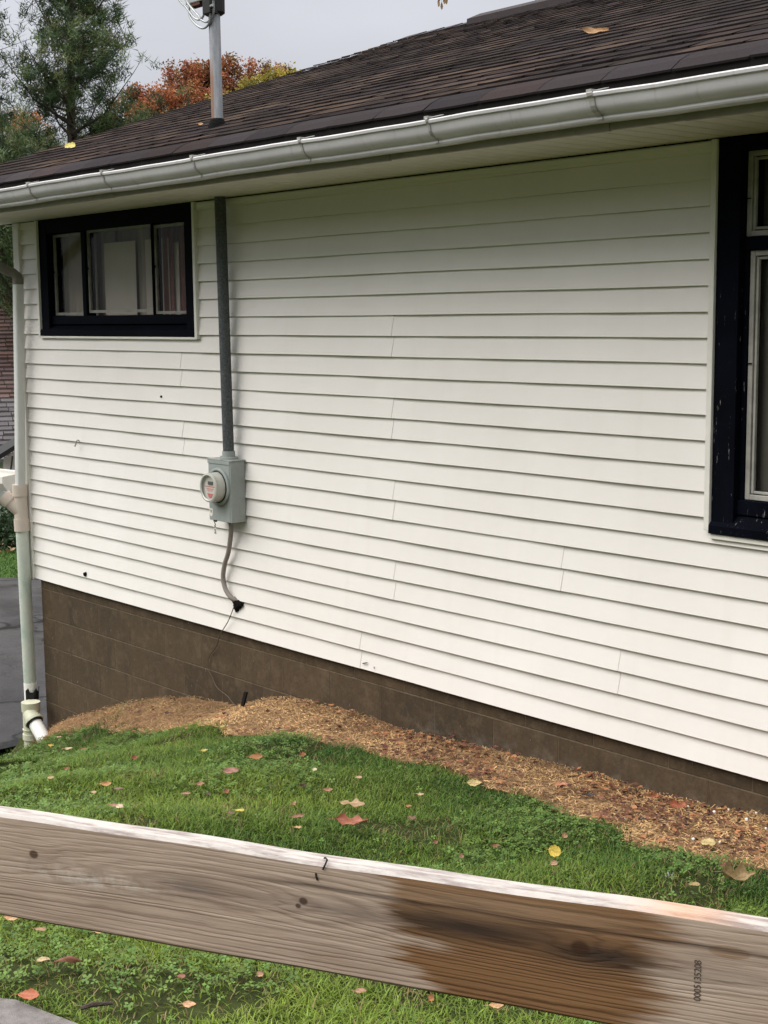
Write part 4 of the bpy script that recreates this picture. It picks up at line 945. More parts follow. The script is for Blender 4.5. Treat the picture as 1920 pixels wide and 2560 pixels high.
# near shed roof corner with white gutter, at left frame edge
pg0 = at(-170, 1222, 12.2); pg1 = at(41, 1208, 11.2)
gdir = Vector((pg1.x-pg0.x, pg1.y-pg0.y, 0)).normalized(); gn = Vector((gdir.y, -gdir.x, 0))
if (CAM-pg1).dot(gn) < 0: gn = -gn
sg = thing('side_porch_eave', 'white box gutter end of a low porch eave beside the house corner', 'porch eave', tuple(pg0.xy)+(-1.3,))
zt_ = pg1.z+.058; zb_ = pg1.z-.060; Lp = 1.9; q1 = Vector((pg1.x, pg1.y, 0)); q0_ = q1-gdir*Lp
def V3(p, z): return (p.x, p.y, z)
mb = MB(); fw = .125
A_, B_ = q0_+gn*fw, q1+gn*fw; Cc, D_ = q0_, q1; A2, B2 = q0_+gn*fw*.62, q1+gn*fw*.62
mb.add([V3(A_, zt_), V3(B_, zt_), V3(B_, zt_-.05), V3(A_, zt_-.05), V3(A2, zb_), V3(B2, zb_), V3(Cc, zb_), V3(D_, zb_), V3(Cc, zt_+.012), V3(D_, zt_+.012)],
       [(0, 1, 2, 3), (3, 2, 5, 4), (4, 5, 7, 6), (6, 7, 9, 8), (1, 9, 7, 5, 2)])
mb.build('porch_gutter', M_TRIM, sg)
mb = MB(); mb.add([V3(Cc-gn*.02, zb_-.02), V3(D_-gn*.02, zb_-.02), V3(D_-gn*.02, zt_+.03), V3(Cc-gn*.02, zt_+.03), V3(Cc-gn*.06, zb_-.02), V3(D_-gn*.06, zb_-.02), V3(D_-gn*.06, zt_+.03), V3(Cc-gn*.06, zt_+.03)], [(0,1,2,3), (7,6,5,4), (1,5,6,2), (3,2,6,7), (0,4,5,1)])
mb.build('fascia_board', M_TRIM, sg)
mb = MB(); pa = q1-gdir*.42-gn*-.05; mb.tube([V3(pa, zb_+.01), V3(pa, zb_-.05), V3(pa+gdir*.05, zb_-.12), V3(pa+gdir*.02-gn*.1, zb_-.25)], .055, 12); mb.build('porch_pipe', M_PVC_ALGAE, sg, smooth=True); mb = MB(); mb.tube([V3(q0_-gn*.05, zt_), V3(q0_-gn*.05, -1.3)], .05, 10); mb.build('porch_post', M_TRIM, sg, smooth=True)
# small building front above the gutter (pale wall, dark eave, cable)
wl = thing('pale_outbuilding', 'pale wall of a small outbuilding with dark eave behind the downspout', 'outbuilding', tuple(at(20, 1200, 15).xy)+(-1.6,))
o0 = at(8, 1230, 15); o1 = at(75, 1230, 15)
e0 = at(8, 1146, 14.9); e1 = at(75, 1103, 14.9)
mb = MB(); mb.add([o0, o1, at(75, 1105, 15), at(8, 1147, 15)]+[at(8, 1230, 15.8), at(75, 1230, 15.8), at(75, 1110, 15.8), at(8, 1152, 15.8)], [(0, 1, 2, 3), (7, 6, 5, 4), (0, 3, 7, 4), (1, 5, 6, 2), (3, 2, 6, 7), (0, 4, 5, 1)]); mb.build('wall', M_TRIM, wl)
mb = MB()
ev0, ev1 = at(-6, 1152, 14.8), at(80, 1098, 14.8); up_ = Vector((0, 0, .05)); bk = (ev0-CAM); bk.z = 0; bk = bk.normalized()*.9
mb.add([ev0, ev1, ev1+up_, ev0+up_, ev0+bk, ev1+bk, ev1+up_+bk, ev0+up_+bk], [(0,1,2,3), (7,6,5,4), (3,2,6,7), (0,4,5,1), (0,3,7,4), (1,5,6,2)]); mb.build('eave', M_BLACKWIRE, wl)
mb = MB(); mb.tube(smoothpath([at(31, 1140, 14.7), at(29, 1160, 14.7), at(27, 1175, 14.7), at(28, 1192, 14.7)]), .010, 6); mb.build('cable', M_BLACKWIRE, wl)

# ------------------------------------------------------------------ trees
def foliage_mesh(name, centers, parent, kind, cols, size, per, spread):
    """many small faces round cluster centers"""
    n = len(centers)*per; c = np.repeat(np.array(centers), per, 0)
    if kind == 'needle':
        a = rng.normal(0, 1, (n, 3)); a[:, 2] = np.abs(a[:, 2])*.9+.15; a /= np.linalg.norm(a, axis=1)[:, None]
        side = np.cross(a, rng.normal(0, 1, (n, 3))); side /= np.linalg.norm(side, axis=1)[:, None]
        L_ = size*rng.uniform(.6, 1.2, n)[:, None]; w_ = size*.055
        b = c+rng.normal(0, spread, (n, 3)); V = np.stack([b-side*w_, b+side*w_, b+a*L_], 1); F = np.arange(n*3).reshape(-1, 3); m = 3
    else:
        b = c+rng.normal(0, spread, (n, 3)); a = rng.normal(0, 1, (n, 3)); a /= np.linalg.norm(a, axis=1)[:, None]
        s_ = np.cross(a, rng.normal(0, 1, (n, 3))); s_ /= np.linalg.norm(s_, axis=1)[:, None]
        L_ = size*rng.uniform(.5, 1.2, n)[:, None]
        V = np.stack([b-a*L_, b+s_*L_*.55, b+a*L_, b-s_*L_*.55], 1); F = np.arange(n*4).reshape(-1, 4); m = 4
    cc = np.repeat(np.array(cols)[rng.integers(0, len(cols), len(centers))]*rng.uniform(.7, 1.3, len(centers))[:, None], per, 0)*rng.uniform(.8, 1.2, n)[:, None]
    return npmesh(name, V.reshape(-1, 3), F, M_FOL, np.repeat(cc, m, 0), parent)
def pine(label, base, height, rad, ntw, cols, size=.13, per=26, lo=.15, bare=.0, group=None, name='pine_tree', lean=(0, 0)):
    t = thing(name, label, 'tree', base, group); B = Vector(base)
    mb = MB(); tops = B+Vector((lean[0], lean[1], height)); mb.tube([B, B+(tops-B)*.35+Vector((.1, .05, 0)), B+(tops-B)*.6+Vector((-.15, .05, 0)), B+(tops-B)*.8+Vector((.08, .05, 0)), tops], [height*.016, height*.010, height*.006, height*.004, .02], 8)
    cen = []; brs = MB()
    nb = int(height*8)
    for i in range(nb):
        f_ = lo+(1-lo)*(i+random.random())/nb; p = B+(tops-B)*f_
        R_ = rad*(1.05-f_)**.55*random.uniform(.55, 1.12)
        a_ = random.random()*6.283; d = Vector((math.cos(a_), math.sin(a_), random.uniform(.15, .75))).normalized()
        e_ = p+d*R_; mid = p+d*R_*.5-Vector((0, 0, .06*R_)); tip = e_+Vector((0, 0, .14*R_))
        brs.tube([p, mid, tip], [.030*R_/rad*1.5+.012, .018, .006], 5, cap=False)
        k = max(4, int(ntw*R_/rad))
        for q in range(k):
            t_ = random.uniform(.30, 1.0)**.8; pp = p.lerp(mid, t_*2) if t_ < .5 else mid.lerp(tip, t_*2-1)
            off = Vector((random.gauss(0, 1), random.gauss(0, 1), random.gauss(0, .8)+.25))*R_*.14*(.5+t_)
            cen.append(pp+off)
            if q % 2 == 0: brs.tube([pp, pp+off], [.007, .004], 3, cap=False)
    mb.build('trunk', M_BARK, t, smooth=True); brs.build('branches', M_BARK, t)
    foliage_mesh('crown', [tuple(c_) for c_ in cen], t, 'needle', cols, size, per, size*.30)
    return t
PC = [(.085, .125, .050), (.050, .080, .036), (.11, .145, .055), (.035, .058, .030), (.13, .15, .065)]
b = at(196, 700, 30); pine('tall open crowned pine rising against the sky at the left', (b.x, b.y, -3.4), 15.2, 2.75, 46, PC, .17, 30, .33)
b = at(-120, 700, 31); pine('second pine whose branches enter the left edge of the picture', (b.x, b.y, -3.4), 14.0, 2.3, 40, PC, .17, 28, .25)
def broad(label, u_, vt, D_, rx, hz_, cols, name, ncl=420, per=70, size=.055, kind='leaf', group=None):
    b = at(u_, vt, D_); t = thing(name, label, 'tree', (b.x, b.y, -3.5), group); top_ = b.z; B = Vector((b.x, b.y, -3.5))
    mb = MB(); mb.tube([B, Vector((b.x, b.y, top_-hz_))], [.22, .14], 8); mb.build('trunk', M_BARK, t, smooth=True)
    lobes_ = [(Vector((b.x+random.gauss(0, rx*.5), b.y+random.gauss(0, rx*.5), top_-hz_*.55+random.uniform(-.35, .35)*hz_)), random.uniform(.3, .5)*rx) for _ in range(16)]
    brs = MB(); cen = []
    for c_, r_ in lobes_:
        o_ = Vector((b.x, b.y, top_-hz_)); brs.tube([o_, (o_+c_)/2+Vector((0, 0, .1)), c_, c_+Vector((random.gauss(0, .2), random.gauss(0, .2), r_*.6))], [.07, .04, .022, .008], 5, cap=False)
        for _ in range(ncl//16):
            d = Vector((random.gauss(0, 1), random.gauss(0, 1), random.gauss(0, .8))).normalized()*r_*random.uniform(.45, 1.1); p = c_+d; p.z = min(p.z, top_+random.uniform(-.1, .12)); cen.append(tuple(p))
            if random.random() < .3: brs.tube([c_, p], [.015, .006], 3, cap=False)
    brs.build('branches', M_BARK, t); foliage_mesh('crown', cen, t, kind, cols, size, per, .10)
PD = [(.055, .095, .036), (.036, .062, .028), (.080, .120, .042), (.095, .135, .048)]
DG = 'dense evergreens along the back'
for (u_, vt, D_, r_, lb, cl_) in [(60, 352, 27, 1.25, 'dense evergreen showing just above the roof edge at far left', PD), (165, 372, 30, 1.1, 'low evergreen between the far left one and the tall pine', PD), (-60, 300, 34, 1.6, 'dark evergreen behind the neighbour roof at the left frame edge', PD),
                        (262, 262, 33, 1.0, 'small evergreen just right of the tall pine trunk', PD), (330, 236, 35, 1.0, 'bushy evergreen between the pine and the orange tree', [(.055, .10, .035), (.04, .075, .03)]), (395, 268, 34, .8, 'rounded yellowish green evergreen top touching the roof slope', [(.085, .12, .035), (.06, .09, .035)]),
                        (20, 560, 33, 1.4, 'deep green evergreen seen behind the top of the downspout', PD), (110, 290, 36, 1.5, 'tall evergreen mass behind the leftmost low branches', PD), (10, 225, 38, 1.7, 'high evergreen shoulder filling the left edge behind the pine', PD), (150, 262, 37, 1.5, 'evergreen mass directly behind the tall pine trunk', PD), (225, 318, 29, 1.0, 'low bushy evergreen resting on the roof line right of the pine', PD), (-30, 330, 34, 1.6, 'evergreen crown cut by the left edge just above the gutter', PD)]:
    b = at(u_, vt, D_); z_ = b.z
    broad(lb, u_, vt, D_, r_, 3.4, cl_, 'evergreen_tree', 620, 30, .15, 'needle', DG)
OC = [(.27, .085, .035), (.20, .060, .030), (.34, .13, .05), (.16, .07, .03), (.24, .14, .05)]
broad('orange red autumn tree left of the service mast above the roof', 452, 172, 45, 1.6, 2.6, OC, 'autumn_tree')
broad('rust coloured autumn tree just right of the service mast', 610, 148, 47, 1.7, 2.6, OC, 'autumn_tree')
broad('reddish autumn tree farthest right above the roof slope', 720, 146, 50, 1.2, 2.4, [(.26, .10, .05), (.20, .07, .05)], 'autumn_tree', 260, 60)
broad('yellow green tree in front of the rust coloured tree at the roof slope', 662, 165, 43, 1.25, 2.6, [(.27, .23, .045), (.20, .19, .045), (.32, .25, .05), (.15, .15, .04)], 'yellow_green_tree')
broad('small orange tree glimpsed through the pine branches', 62, 258, 46, .55, 2.0, [(.50, .20, .07), (.42, .25, .12)], 'autumn_tree', 80, 40)
# shrub at the far lawn
b = at(12, 1335, 20.4); t = thing('shrub', 'dark green rounded shrub at the far end of the lawn by the pipe fitting', 'shrub', (b.x, b.y, -1.33))
cen = [(b.x+random.gauss(0, .33), b.y+random.gauss(0, .33), -1.25+abs(random.gauss(0, .22))) for _ in range(260)]
mb = MB(); [mb.tube([(b.x, b.y, -1.33), c_], [.02, .006], 4, cap=False) for c_ in cen[::12]]; mb.build('stems', M_BARK, t)
foliage_mesh('crown', cen, t, 'leaf', [(.035, .065, .03), (.05, .09, .04), (.025, .045, .02)], .035, 26, .06)
cen = [(at(28, 1322, 20.1).x+random.gauss(0, .25), at(28, 1322, 20.1).y+random.gauss(0, .25), -1.30+abs(random.gauss(0, .03))) for _ in range(40)]
tag(foliage_mesh('leaf_pile', cen, None, 'leaf', [(.45, .28, .14), (.30, .14, .06), (.5, .36, .22)], .04, 5, .05), 'scattered tan leaves at the foot of the far shrub', 'leaves', kind='stuff')
# red tarp above the neighbour roof
mb = MB(); t0, t1, t2, t3, t4 = at(3, 727, 28.9), at(9, 762, 28.9), at(31, 762, 28.8), at(27, 745, 28.8), at(14, 738, 28.7)
mb.add([t0, t1, t2, t3, t4]+[p+Vector((-.05, .06, 0)) for p in (t0, t1, t2, t3, t4)], [(0, 1, 4), (1, 2, 4), (2, 3, 4), (5, 9, 6), (6, 9, 7), (7, 9, 8), (0, 4, 9, 5), (4, 3, 8, 9), (3, 2, 7, 8)])
tag(mb.build('red_cloth', plain('faded_red_cloth', (.33, .06, .05), .8, .2, var=.3)), 'small crumpled red cloth at the ridge of the neighbour roof', 'cloth')
# bare twigs beyond the ridge
b = at(1385, 20, 20); bt = thing('bare_tree', 'bare twig tips just showing over the ridge at top', 'tree', (b.x, b.y, -1.6))
mb = MB(); mb.tube([(b.x, b.y, -1.6), (b.x+.05, b.y, b.z-.3)], [.10, .05], 8); mb.build('trunk', M_BARK, bt)
mb = MB()
for pth in ([(1340, 60), (1340, 12), (1338, -40)], [(1350, 60), (1349, 11), (1352, -40)], [(1384, 60), (1384, 8), (1380, -30)], [(1384, 6), (1372, -2), (1355, -8)], [(1384, 4), (1396, -3), (1410, -12)], [(1378, 8), (1386, 2), (1398, 5)]):
    mb.tube([at(u_, v_, 20) for u_, v_ in pth], [.011, .008, .004], 5)
mb.tube([(b.x+.05, b.y, b.z-.3), at(1340, 60, 20)], [.04, .012], 5); mb.tube([(b.x+.05, b.y, b.z-.3), at(1350, 60, 20)], [.04, .012], 5); mb.tube([(b.x+.05, b.y, b.z-.3), at(1384, 60, 20)], [.04, .014], 5)
mb.build('branches', M_BARK, bt)

# hedge-shaped blocker, added out of view to shade the wall from low sky
hd = thing('sky_blocker_hedge', 'unseen hedge-shaped blocker added behind the camera to cut off the low sky', 'light blocker', (2, -11, -.2))
mb = MB(); nxh, nzh = 60, 16; vs = []
for i in range(nxh+1):
    for j in range(nzh+1):
        xh = -14+32*i/nxh; zh = -1.3+6.0*j/nzh; vs.append((xh, -11.2+random.uniform(-.35, .35)-.9*(j/nzh)**4, zh+random.uniform(-.15, .15)+(.5*math.sin(xh*1.1) if j == nzh else 0)))
W3 = nzh+1; fs = [(i*W3+j, (i+1)*W3+j, (i+1)*W3+j+1, i*W3+j+1) for i in range(nxh) for j in range(nzh)]
mb.add(vs, fs); mb.add([(x_, y_-1.6, z_) for x_, y_, z_ in vs], [tuple(reversed(f)) for f in fs])
mb.build('blocker_mass', plain('blocker_olive', (.060, .050, .034), .95, .1, var=.5, scale=3), hd)
foliage_mesh('blocker_leaves', [(vs[k][0], vs[k][1]+.12, vs[k][2]) for k in range(len(vs))], hd, 'leaf', [(.07, .075, .035), (.09, .085, .04), (.10, .07, .04)], .16, 24, .3)

# ------------------------------------------------------------------ fallen leaves
def leaf_mesh(L_, W_, col, shape, curl, seed):
    r_ = random.Random(seed); nx_, ny_ = 12, 4; vs = []; fs = []; cs = []
    def halfw(t):
        if shape == 'oval': return math.sin(math.pi*min(1, max(0, t)))**.75
        if shape == 'round': return math.sin(math.pi*t)**.5
        if shape == 'lobed': return max(.08, math.sin(math.pi*t)**.6*(.72+.38*math.sin(t*15+seed)))
        return math.sin(math.pi*t)**1.2
    ph = r_.random()*6
    for i in range(nx_+1):
        t = i/nx_; hw = W_/2*halfw(t)+.0006
        for j in range(-ny_, ny_+1):
            s_ = j/ny_; y_ = hw*s_*(1+.10*math.sin(t*21+ph+s_))
            z_ = curl*L_*(.9*(t-.5)**2+.5*(s_*s_)*(W_/L_)*halfw(t))*1.2+.05*L_*math.sin(t*7+s_*2+ph)*abs(s_)
            k_ = r_.uniform(.82, 1.15)*(.72 if j == 0 else 1)
            vs.append(((t-.5)*L_, y_, z_)); lm_ = sum(col)/3; cs.append(tuple(min(.95, (q*.82+lm_*.10)*k_*.85) for q in col))
    W2 = 2*ny_+1
    for i in range(nx_):
        for j in range(2*ny_): fs.append((i*W2+j, (i+1)*W2+j, (i+1)*W2+j+1, i*W2+j+1))
    # stalk
    b0_ = len(vs); z_ = curl*L_*.27
    for (x_, w_) in ((-.5*L_, .0008), (-.78*L_, .0006)):
        vs += [(x_, -w_, z_), (x_, w_, z_)]; cs += [tuple(q*.6 for q in col)]*2
    fs.append((b0_, b0_+1, b0_+3, b0_+2))
    me = bpy.data.meshes.new('fallen_leaf'); me.from_pydata(vs, [], fs)
    a = me.color_attributes.new('Col', 'FLOAT_COLOR', 'POINT'); a.data.foreach_set('color', np.array([(c[0], c[1], c[2], 1) for c in cs], 'f').ravel())
    me.polygons.foreach_set('use_smooth', [True]*len(me.polygons)); me.materials.append(M_LEAF); return me
g = G('fallen_leaf_skin', .55, .3); c = g.mix(g.ramp(g.noise(160, 4, .7), [(.45, 0.0), (.7, .6)]), g.vcol(), (.10, .05, .025)); g.base(c); M_LEAF = g.m
YE, PY, OR, TN, RB, PK, DB, BR = (.72, .52, .03), (.62, .48, .19), (.46, .19, .06), (.44, .28, .14), (.20, .075, .040), (.40, .19, .14), (.05, .028, .02), (.19, .10, .055)
def leaf(u, v, L_, ratio, rot, col, shape, curl, label, tilt=(0, 0), lift=.03, group=None):
    p = ground_hit(u, v)
    if p is None: return
    me = leaf_mesh(L_, L_*ratio, col, shape, curl, int(u*7+v)); o = bpy.data.objects.new('fallen_leaf', me); COL.objects.link(o)
    o.location = (p.x, p.y, float(gz(p.x, p.y))+lift); o.rotation_euler = (tilt[0], tilt[1], math.radians(rot)+YAW*-0)
    tag(o, label, 'leaf', group)
S = 1.1573
# (u, v full px), length m, ratio, rotation (deg, about z; 41 = across the picture), colour, shape, curl, label
A = 41
LV = [
 (880, 2088, .125, .42, A, (.42, .13, .07), 'lobed', .5, 'large curled rust brown leaf on the grass above the middle of the rail', (.5, 0), .05),
 (882, 2037, .098, .5, A-6, TN, 'lobed', .15, 'broad lobed tan leaf lying flat above the large rust brown leaf', (.3, 0), .045),
 (1185, 1985, .064, .55, A+10, PY, 'oval', .25, 'pale yellow oval leaf on the grass near the edge of the straw', (.45, 0), .045),
 (1386, 2163, .044, .9, A, YE, 'round', .15, 'bright yellow round leaf standing in the grass near the rail', (.9, .2), .05),
 (1384, 2188, .030, .6, A+40, (.60, .36, .22), 'oval', .4, 'small pinkish tan leaf just below the bright yellow leaf', (.6, 0), .04),
 (1838, 2237, .115, .62, A+15, (.42, .30, .13), 'lobed', 1.0, 'large crinkled tan leaf arched above the grass at lower right', (.55, .1), .055),
 (1770, 2130, .052, .75, A, PY, 'round', .1, 'pale yellow leaf on the straw at the right', (.35, 0), .035),
 (1402, 1987, .055, .42, A+3, (.62, .24, .13), 'oval', .2, 'salmon orange leaf at the grass edge of the straw', (.3, 0), .045),
 (1378, 2006, .030, .6, A+50, (.55, .35, .14), 'lobed', .3, 'small ragged tan leaf just below the salmon orange one', (.4, 0), .04),
 (1693, 2044, .085, .5, A-8, (.42, .11, .04), 'lobed', .6, 'curled rusty red leaf beside the wall at the right end of the straw', (.5, 0), .045),
 (1630, 2018, .045, .5, A+15, (.50, .14, .06), 'lobed', .6, 'small upturned orange red leaf left of the curled rusty one', (.8, 0), .045),
 (1640, 2063, .040, .5, A, RB, 'lobed', .4, 'reddish brown leaf below the curled rusty one on the straw', (.4, 0), .035),
 (1605, 2071, .034, .5, A+20, (.022, .022, .03), 'lobed', .3, 'nearly black leaf on the straw at the right', (.3, 0), .035),
 (1470, 2006, .060, .4, A, (.03, .028, .04), 'lobed', .4, 'blackish torn leaf on bare straw in the middle right', (.3, 0), .03),
 (1050, 2013, .034, .45, A, (.66, .45, .25), 'lobed', .3, 'small ragged cream leaf left of the pale yellow oval leaf', (.4, 0), .045),
 (1030, 2074, .042, .5, A-10, BR, 'lobed', .3, 'dull brown curled leaf right of the large rust brown leaf', (.4, 0), .045),
 (1022, 2040, .024, .5, A, OR, 'oval', .3, 'tiny orange leaf below the small ragged cream leaf', (.4, 0), .04),
 (640, 1920, .062, .45, A+18, OR, 'oval', .35, 'orange oval leaf upright in the grass left of centre', (.7, 0), .05),
 (578, 1957, .066, .5, A+18, PK, 'oval', .3, 'pinkish red leaf in the grass left of centre', (.55, 0), .05),
 (755, 1911, .040, .7, A+60, (.40, .15, .06), 'lobed', .3, 'brown orange leaf pointing up right of the orange oval leaf', (.7, 0), .045),
 (796, 1858, .042, .4, A+45, (.62, .40, .16), 'oval', .2, 'narrow tan leaf standing at the straw edge in the centre', (.8, 0), .05),
 (787, 1947, .020, .8, A, (.68, .60, .35), 'round', .2, 'tiny cream leaf in the clover at the centre', (.5, 0), .04),
 (820, 2003, .050, .3, A+10, (.45, .22, .13), 'oval', .5, 'slim brownish pink leaf left above the broad lobed tan leaf', (.4, 0), .045),
 (758, 1988, .036, .5, A+50, DB, 'oval', .4, 'very dark brown leaf in the grass at the centre', (.4, 0), .04),
 (733, 2037, .034, .5, A+70, (.58, .36, .18), 'lobed', .3, 'tan leaf upright left of the broad lobed tan leaf', (.8, 0), .045),
 (745, 2071, .048, .35, A+22, (.40, .20, .12), 'oval', .5, 'brown leaf tilted up left of the large rust brown leaf', (.5, 0), .045),
 (745, 2095, .028, .5, A, (.62, .36, .15), 'lobed', .3, 'small light orange leaf just above the rail at centre left', (.4, 0), .04),
 (897, 1970, .030, .5, A, (.58, .34, .20), 'oval', .3, 'small peach leaf above the broad lobed tan leaf', (.4, 0), .045),
 (600, 2055, .036, .35, A+5, (.60, .52, .05), 'oval', .2, 'yellow green leaf close to the rail left of centre', (.4, 0), .045),
 (577, 2058, .030, .4, A, BR, 'oval', .3, 'small brown leaf touching the yellow green leaf', (.3, 0), .04),
 (501, 1987, .036, .45, A+25, (.42, .20, .12), 'oval', .3, 'reddish tan leaf below the pinkish red leaf', (.5, 0), .045),
 (565, 2006, .034, .6, A+70, (.42, .17, .09), 'oval', .3, 'brown leaf standing upright under the pinkish red leaf', (.8, 0), .045),
 (520, 2010, .028, .5, A, DB, 'oval', .3, 'dark brown leaf left of the upright brown leaf', (.4, 0), .04),
 (465, 2012, .038, .35, A+12, (.40, .20, .12), 'oval', .3, 'thin brown leaf above the rail near the left third', (.4, 0), .045),
 (336, 1918, .036, .6, A+60, (.38, .13, .06), 'oval', .3, 'rust leaf standing upright in the left lawn', (.8, 0), .045),
 (265, 1988, .050, .4, A+20, (.62, .32, .12), 'oval', .5, 'orange and cream leaf folded upward in the left lawn', (.6, 0), .045),
 (298, 1996, .042, .3, A, (.25, .13, .10), 'oval', .3, 'flat purplish brown leaf right of the folded orange leaf', (.3, 0), .04),
 (235, 2005, .026, .5, A, (.50, .32, .17), 'oval', .2, 'small tan leaf left under the folded orange leaf', (.4, 0), .04),
 (128, 1881, .040, .55, A, (.78, .50, .03), 'lobed', .4, 'bright yellow orange leaf at the left below the white outlet pipe', (.5, 0), .045),
 (148, 1857, .034, .4, A+5, (.60, .38, .25), 'oval', .2, 'pale pink leaf between the outlet pipe and the yellow orange leaf', (.3, 0), .04),
 (176, 1850, .034, .45, A, RB, 'oval', .2, 'dark reddish leaf right of the pale pink leaf', (.3, 0), .04),
 (172, 1905, .040, .35, A+25, (.68, .50, .30), 'oval', .3, 'cream streaked leaf below the bright yellow orange leaf', (.5, 0), .045),
 (210, 1890, .042, .4, A+20, (.35, .17, .08), 'oval', .3, 'brown leaf to the right of the yellow orange leaf', (.4, 0), .04),
 (168, 1943, .030, .5, A+50, (.36, .13, .07), 'oval', .3, 'rust leaf in the lawn under the cream streaked leaf', (.5, 0), .04),
 (128, 1968, .034, .4, A+5, (.48, .34, .16), 'oval', .3, 'tan leaf in the lawn near the left edge above the rail', (.4, 0), .04),
 (511, 1900, .034, .35, A+30, (.70, .58, .12), 'oval', .3, 'thin yellow leaf in the clover left of the orange oval leaf', (.6, 0), .045),
 (556, 1835, .030, .4, A+30, (.55, .50, .12), 'oval', .3, 'yellow leaf at the straw edge below the stake', (.6, 0), .04),
 (465, 1838, .026, .6, A+60, (.58, .30, .12), 'oval', .3, 'orange tan leaf in short grass left of the stake', (.7, 0), .04),
 (300, 2045, .030, .6, A, (.68, .50, .34), 'round', .2, 'cream leaf peeping over the rail at left', (.6, 0), .045),
 (285, 2042, .034, .4, A, (.36, .16, .09), 'oval', .2, 'brown leaf peeping over the rail beside the cream leaf', (.5, 0), .045),
 (1240, 2142, .030, .45, A+10, (.26, .10, .05), 'oval', .3, 'reddish brown leaf above the rail left of the bright yellow leaf', (.4, 0), .04),
 (1410, 2120, .030, .7, A+60, (.60, .30, .16), 'oval', .4, 'small peach orange leaf above the bright yellow leaf', (.7, 0), .045),
 (1088, 2133, .024, .6, A+60, (.42, .17, .09), 'oval', .3, 'tiny rust leaf above the rail right of centre', (.7, 0), .04),
 (1153, 2172, .020, .8, A+60, (.55, .24, .15), 'oval', .3, 'tiny salmon leaf touching the top edge of the rail', (.8, 0), .045),
 (1735, 2242, .036, .5, A+5, (.42, .30, .12), 'oval', .3, 'small tan leaf left of the large crinkled leaf', (.3, 0), .04),
 (1812, 2195, .040, .6, A+30, (.26, .11, .06), 'lobed', .3, 'brown leaf above the large crinkled leaf', (.5, 0), .045),
 (35, 2332, .062, .33, A+20, (.66, .36, .18), 'oval', .4, 'long peach leaf under the rail at the left edge', (.4, 0), .045),
 (103, 2323, .052, .5, A-12, (.66, .38, .17), 'lobed', .4, 'peach leaf with jagged edge under the rail at left', (.5, 0), .05),
 (103, 2357, .034, .4, A, (.40, .22, .13), 'oval', .3, 'small brown leaf below the jagged peach leaf', (.4, 0), .04),
 (109, 2448, .058, .5, A+75, (.66, .48, .26), 'oval', .3, 'cream yellow leaf standing upright at lower left', (.1, .35), .05),
 (170, 2442, .075, .22, A+15, (.22, .08, .04), 'oval', -.9, 'slim arched dark brown leaf right of the cream yellow leaf', (.4, 0), .055),
 (74, 2527, .056, .55, A+3, (.48, .13, .05), 'oval', .3, 'russet leaf lying on the edge of the walkway', (.4, 0), .04),
 (248, 2362, .028, .5, A+20, (.58, .36, .16), 'oval', .2, 'light tan leaf below the left part of the rail', (.4, 0), .04),
 (474, 2550, .036, .5, A+5, (.66, .36, .18), 'oval', .3, 'salmon leaf at the bottom edge of the picture', (.4, 0), .04),
 (633, 2415, .034, .7, A+30, (.50, .22, .06), 'lobed', .4, 'orange brown leaf just under the rail left of centre', (.6, 0), .045),
 (650, 2472, .024, .7, A+60, (.48, .26, .16), 'oval', .3, 'dull peach leaf a little below the orange brown one', (.6, 0), .04),
 (902, 2515, .030, .5, A+10, (.42, .22, .13), 'oval', .3, 'small tan leaf low in the bottom middle grass', (.4, 0), .04),
 (1052, 2512, .026, .5, A+40, (.52, .62, .44), 'oval', .2, 'pale grey green leaf low in the bottom middle grass', (.5, 0), .045),
 (1077, 2538, .026, .6, A+70, (.50, .20, .06), 'oval', .3, 'orange leaf standing in the grass at the bottom middle', (.8, 0), .045),
 (1240, 2553, .040, .4, A+10, (.60, .33, .14), 'oval', .3, 'peach leaf at the bottom right of the lawn', (.4, 0), .04),
 (455, 2478, .022, .6, A, (.30, .10, .06), 'round', .3, 'small reddish seed leaf in the lower lawn', (.4, 0), .04),
]
for (u, v, L_, rt, rot, col, shp, cu_, lb, tl_, lf) in LV: leaf(u, v, L_, rt, rot, col, shp, cu_, lb, tl_, lf)
# leaf debris pieces on the left of the straw strip and along it, alike
ORD = ['first', 'second', 'third', 'fourth', 'fifth', 'sixth', 'seventh', 'eighth', 'ninth', 'tenth', 'eleventh', 'twelfth', 'thirteenth', 'fourteenth', 'fifteenth', 'sixteenth', 'seventeenth', 'eighteenth', 'nineteenth', 'twentieth', 'twenty-first', 'twenty-second', 'twenty-third', 'twenty-fourth', 'twenty-fifth']
red_spots = sorted([(880,1800),(690,1800),(1000,1838),(1128,1858),(1190,1875),(1240,1885),(1340,1925),(1090,1875),(990,1870),(1300,1955),(1480,1960),(1530,1985),(1560,2000),(1500,2015),(1590,2035),(1660,2090),(1850,2120),(1725,2075),(1455,1990),(1215,1905),(560,1800),(420,1798),(380,1808),(350,1795),(670,1795)])
for i, (u, v) in enumerate(red_spots):
    leaf(u, v, random.uniform(.028, .048), .45, random.uniform(0, 180), random.choice([RB, (.22, .06, .04), (.30, .11, .05), (.13, .05, .035)]), random.choice(['lobed', 'oval']), .5, 'dark red curled leaf on the straw bed, the '+ORD[i]+' from the left', (.4, 0), .034, 'dark red leaves on the straw')
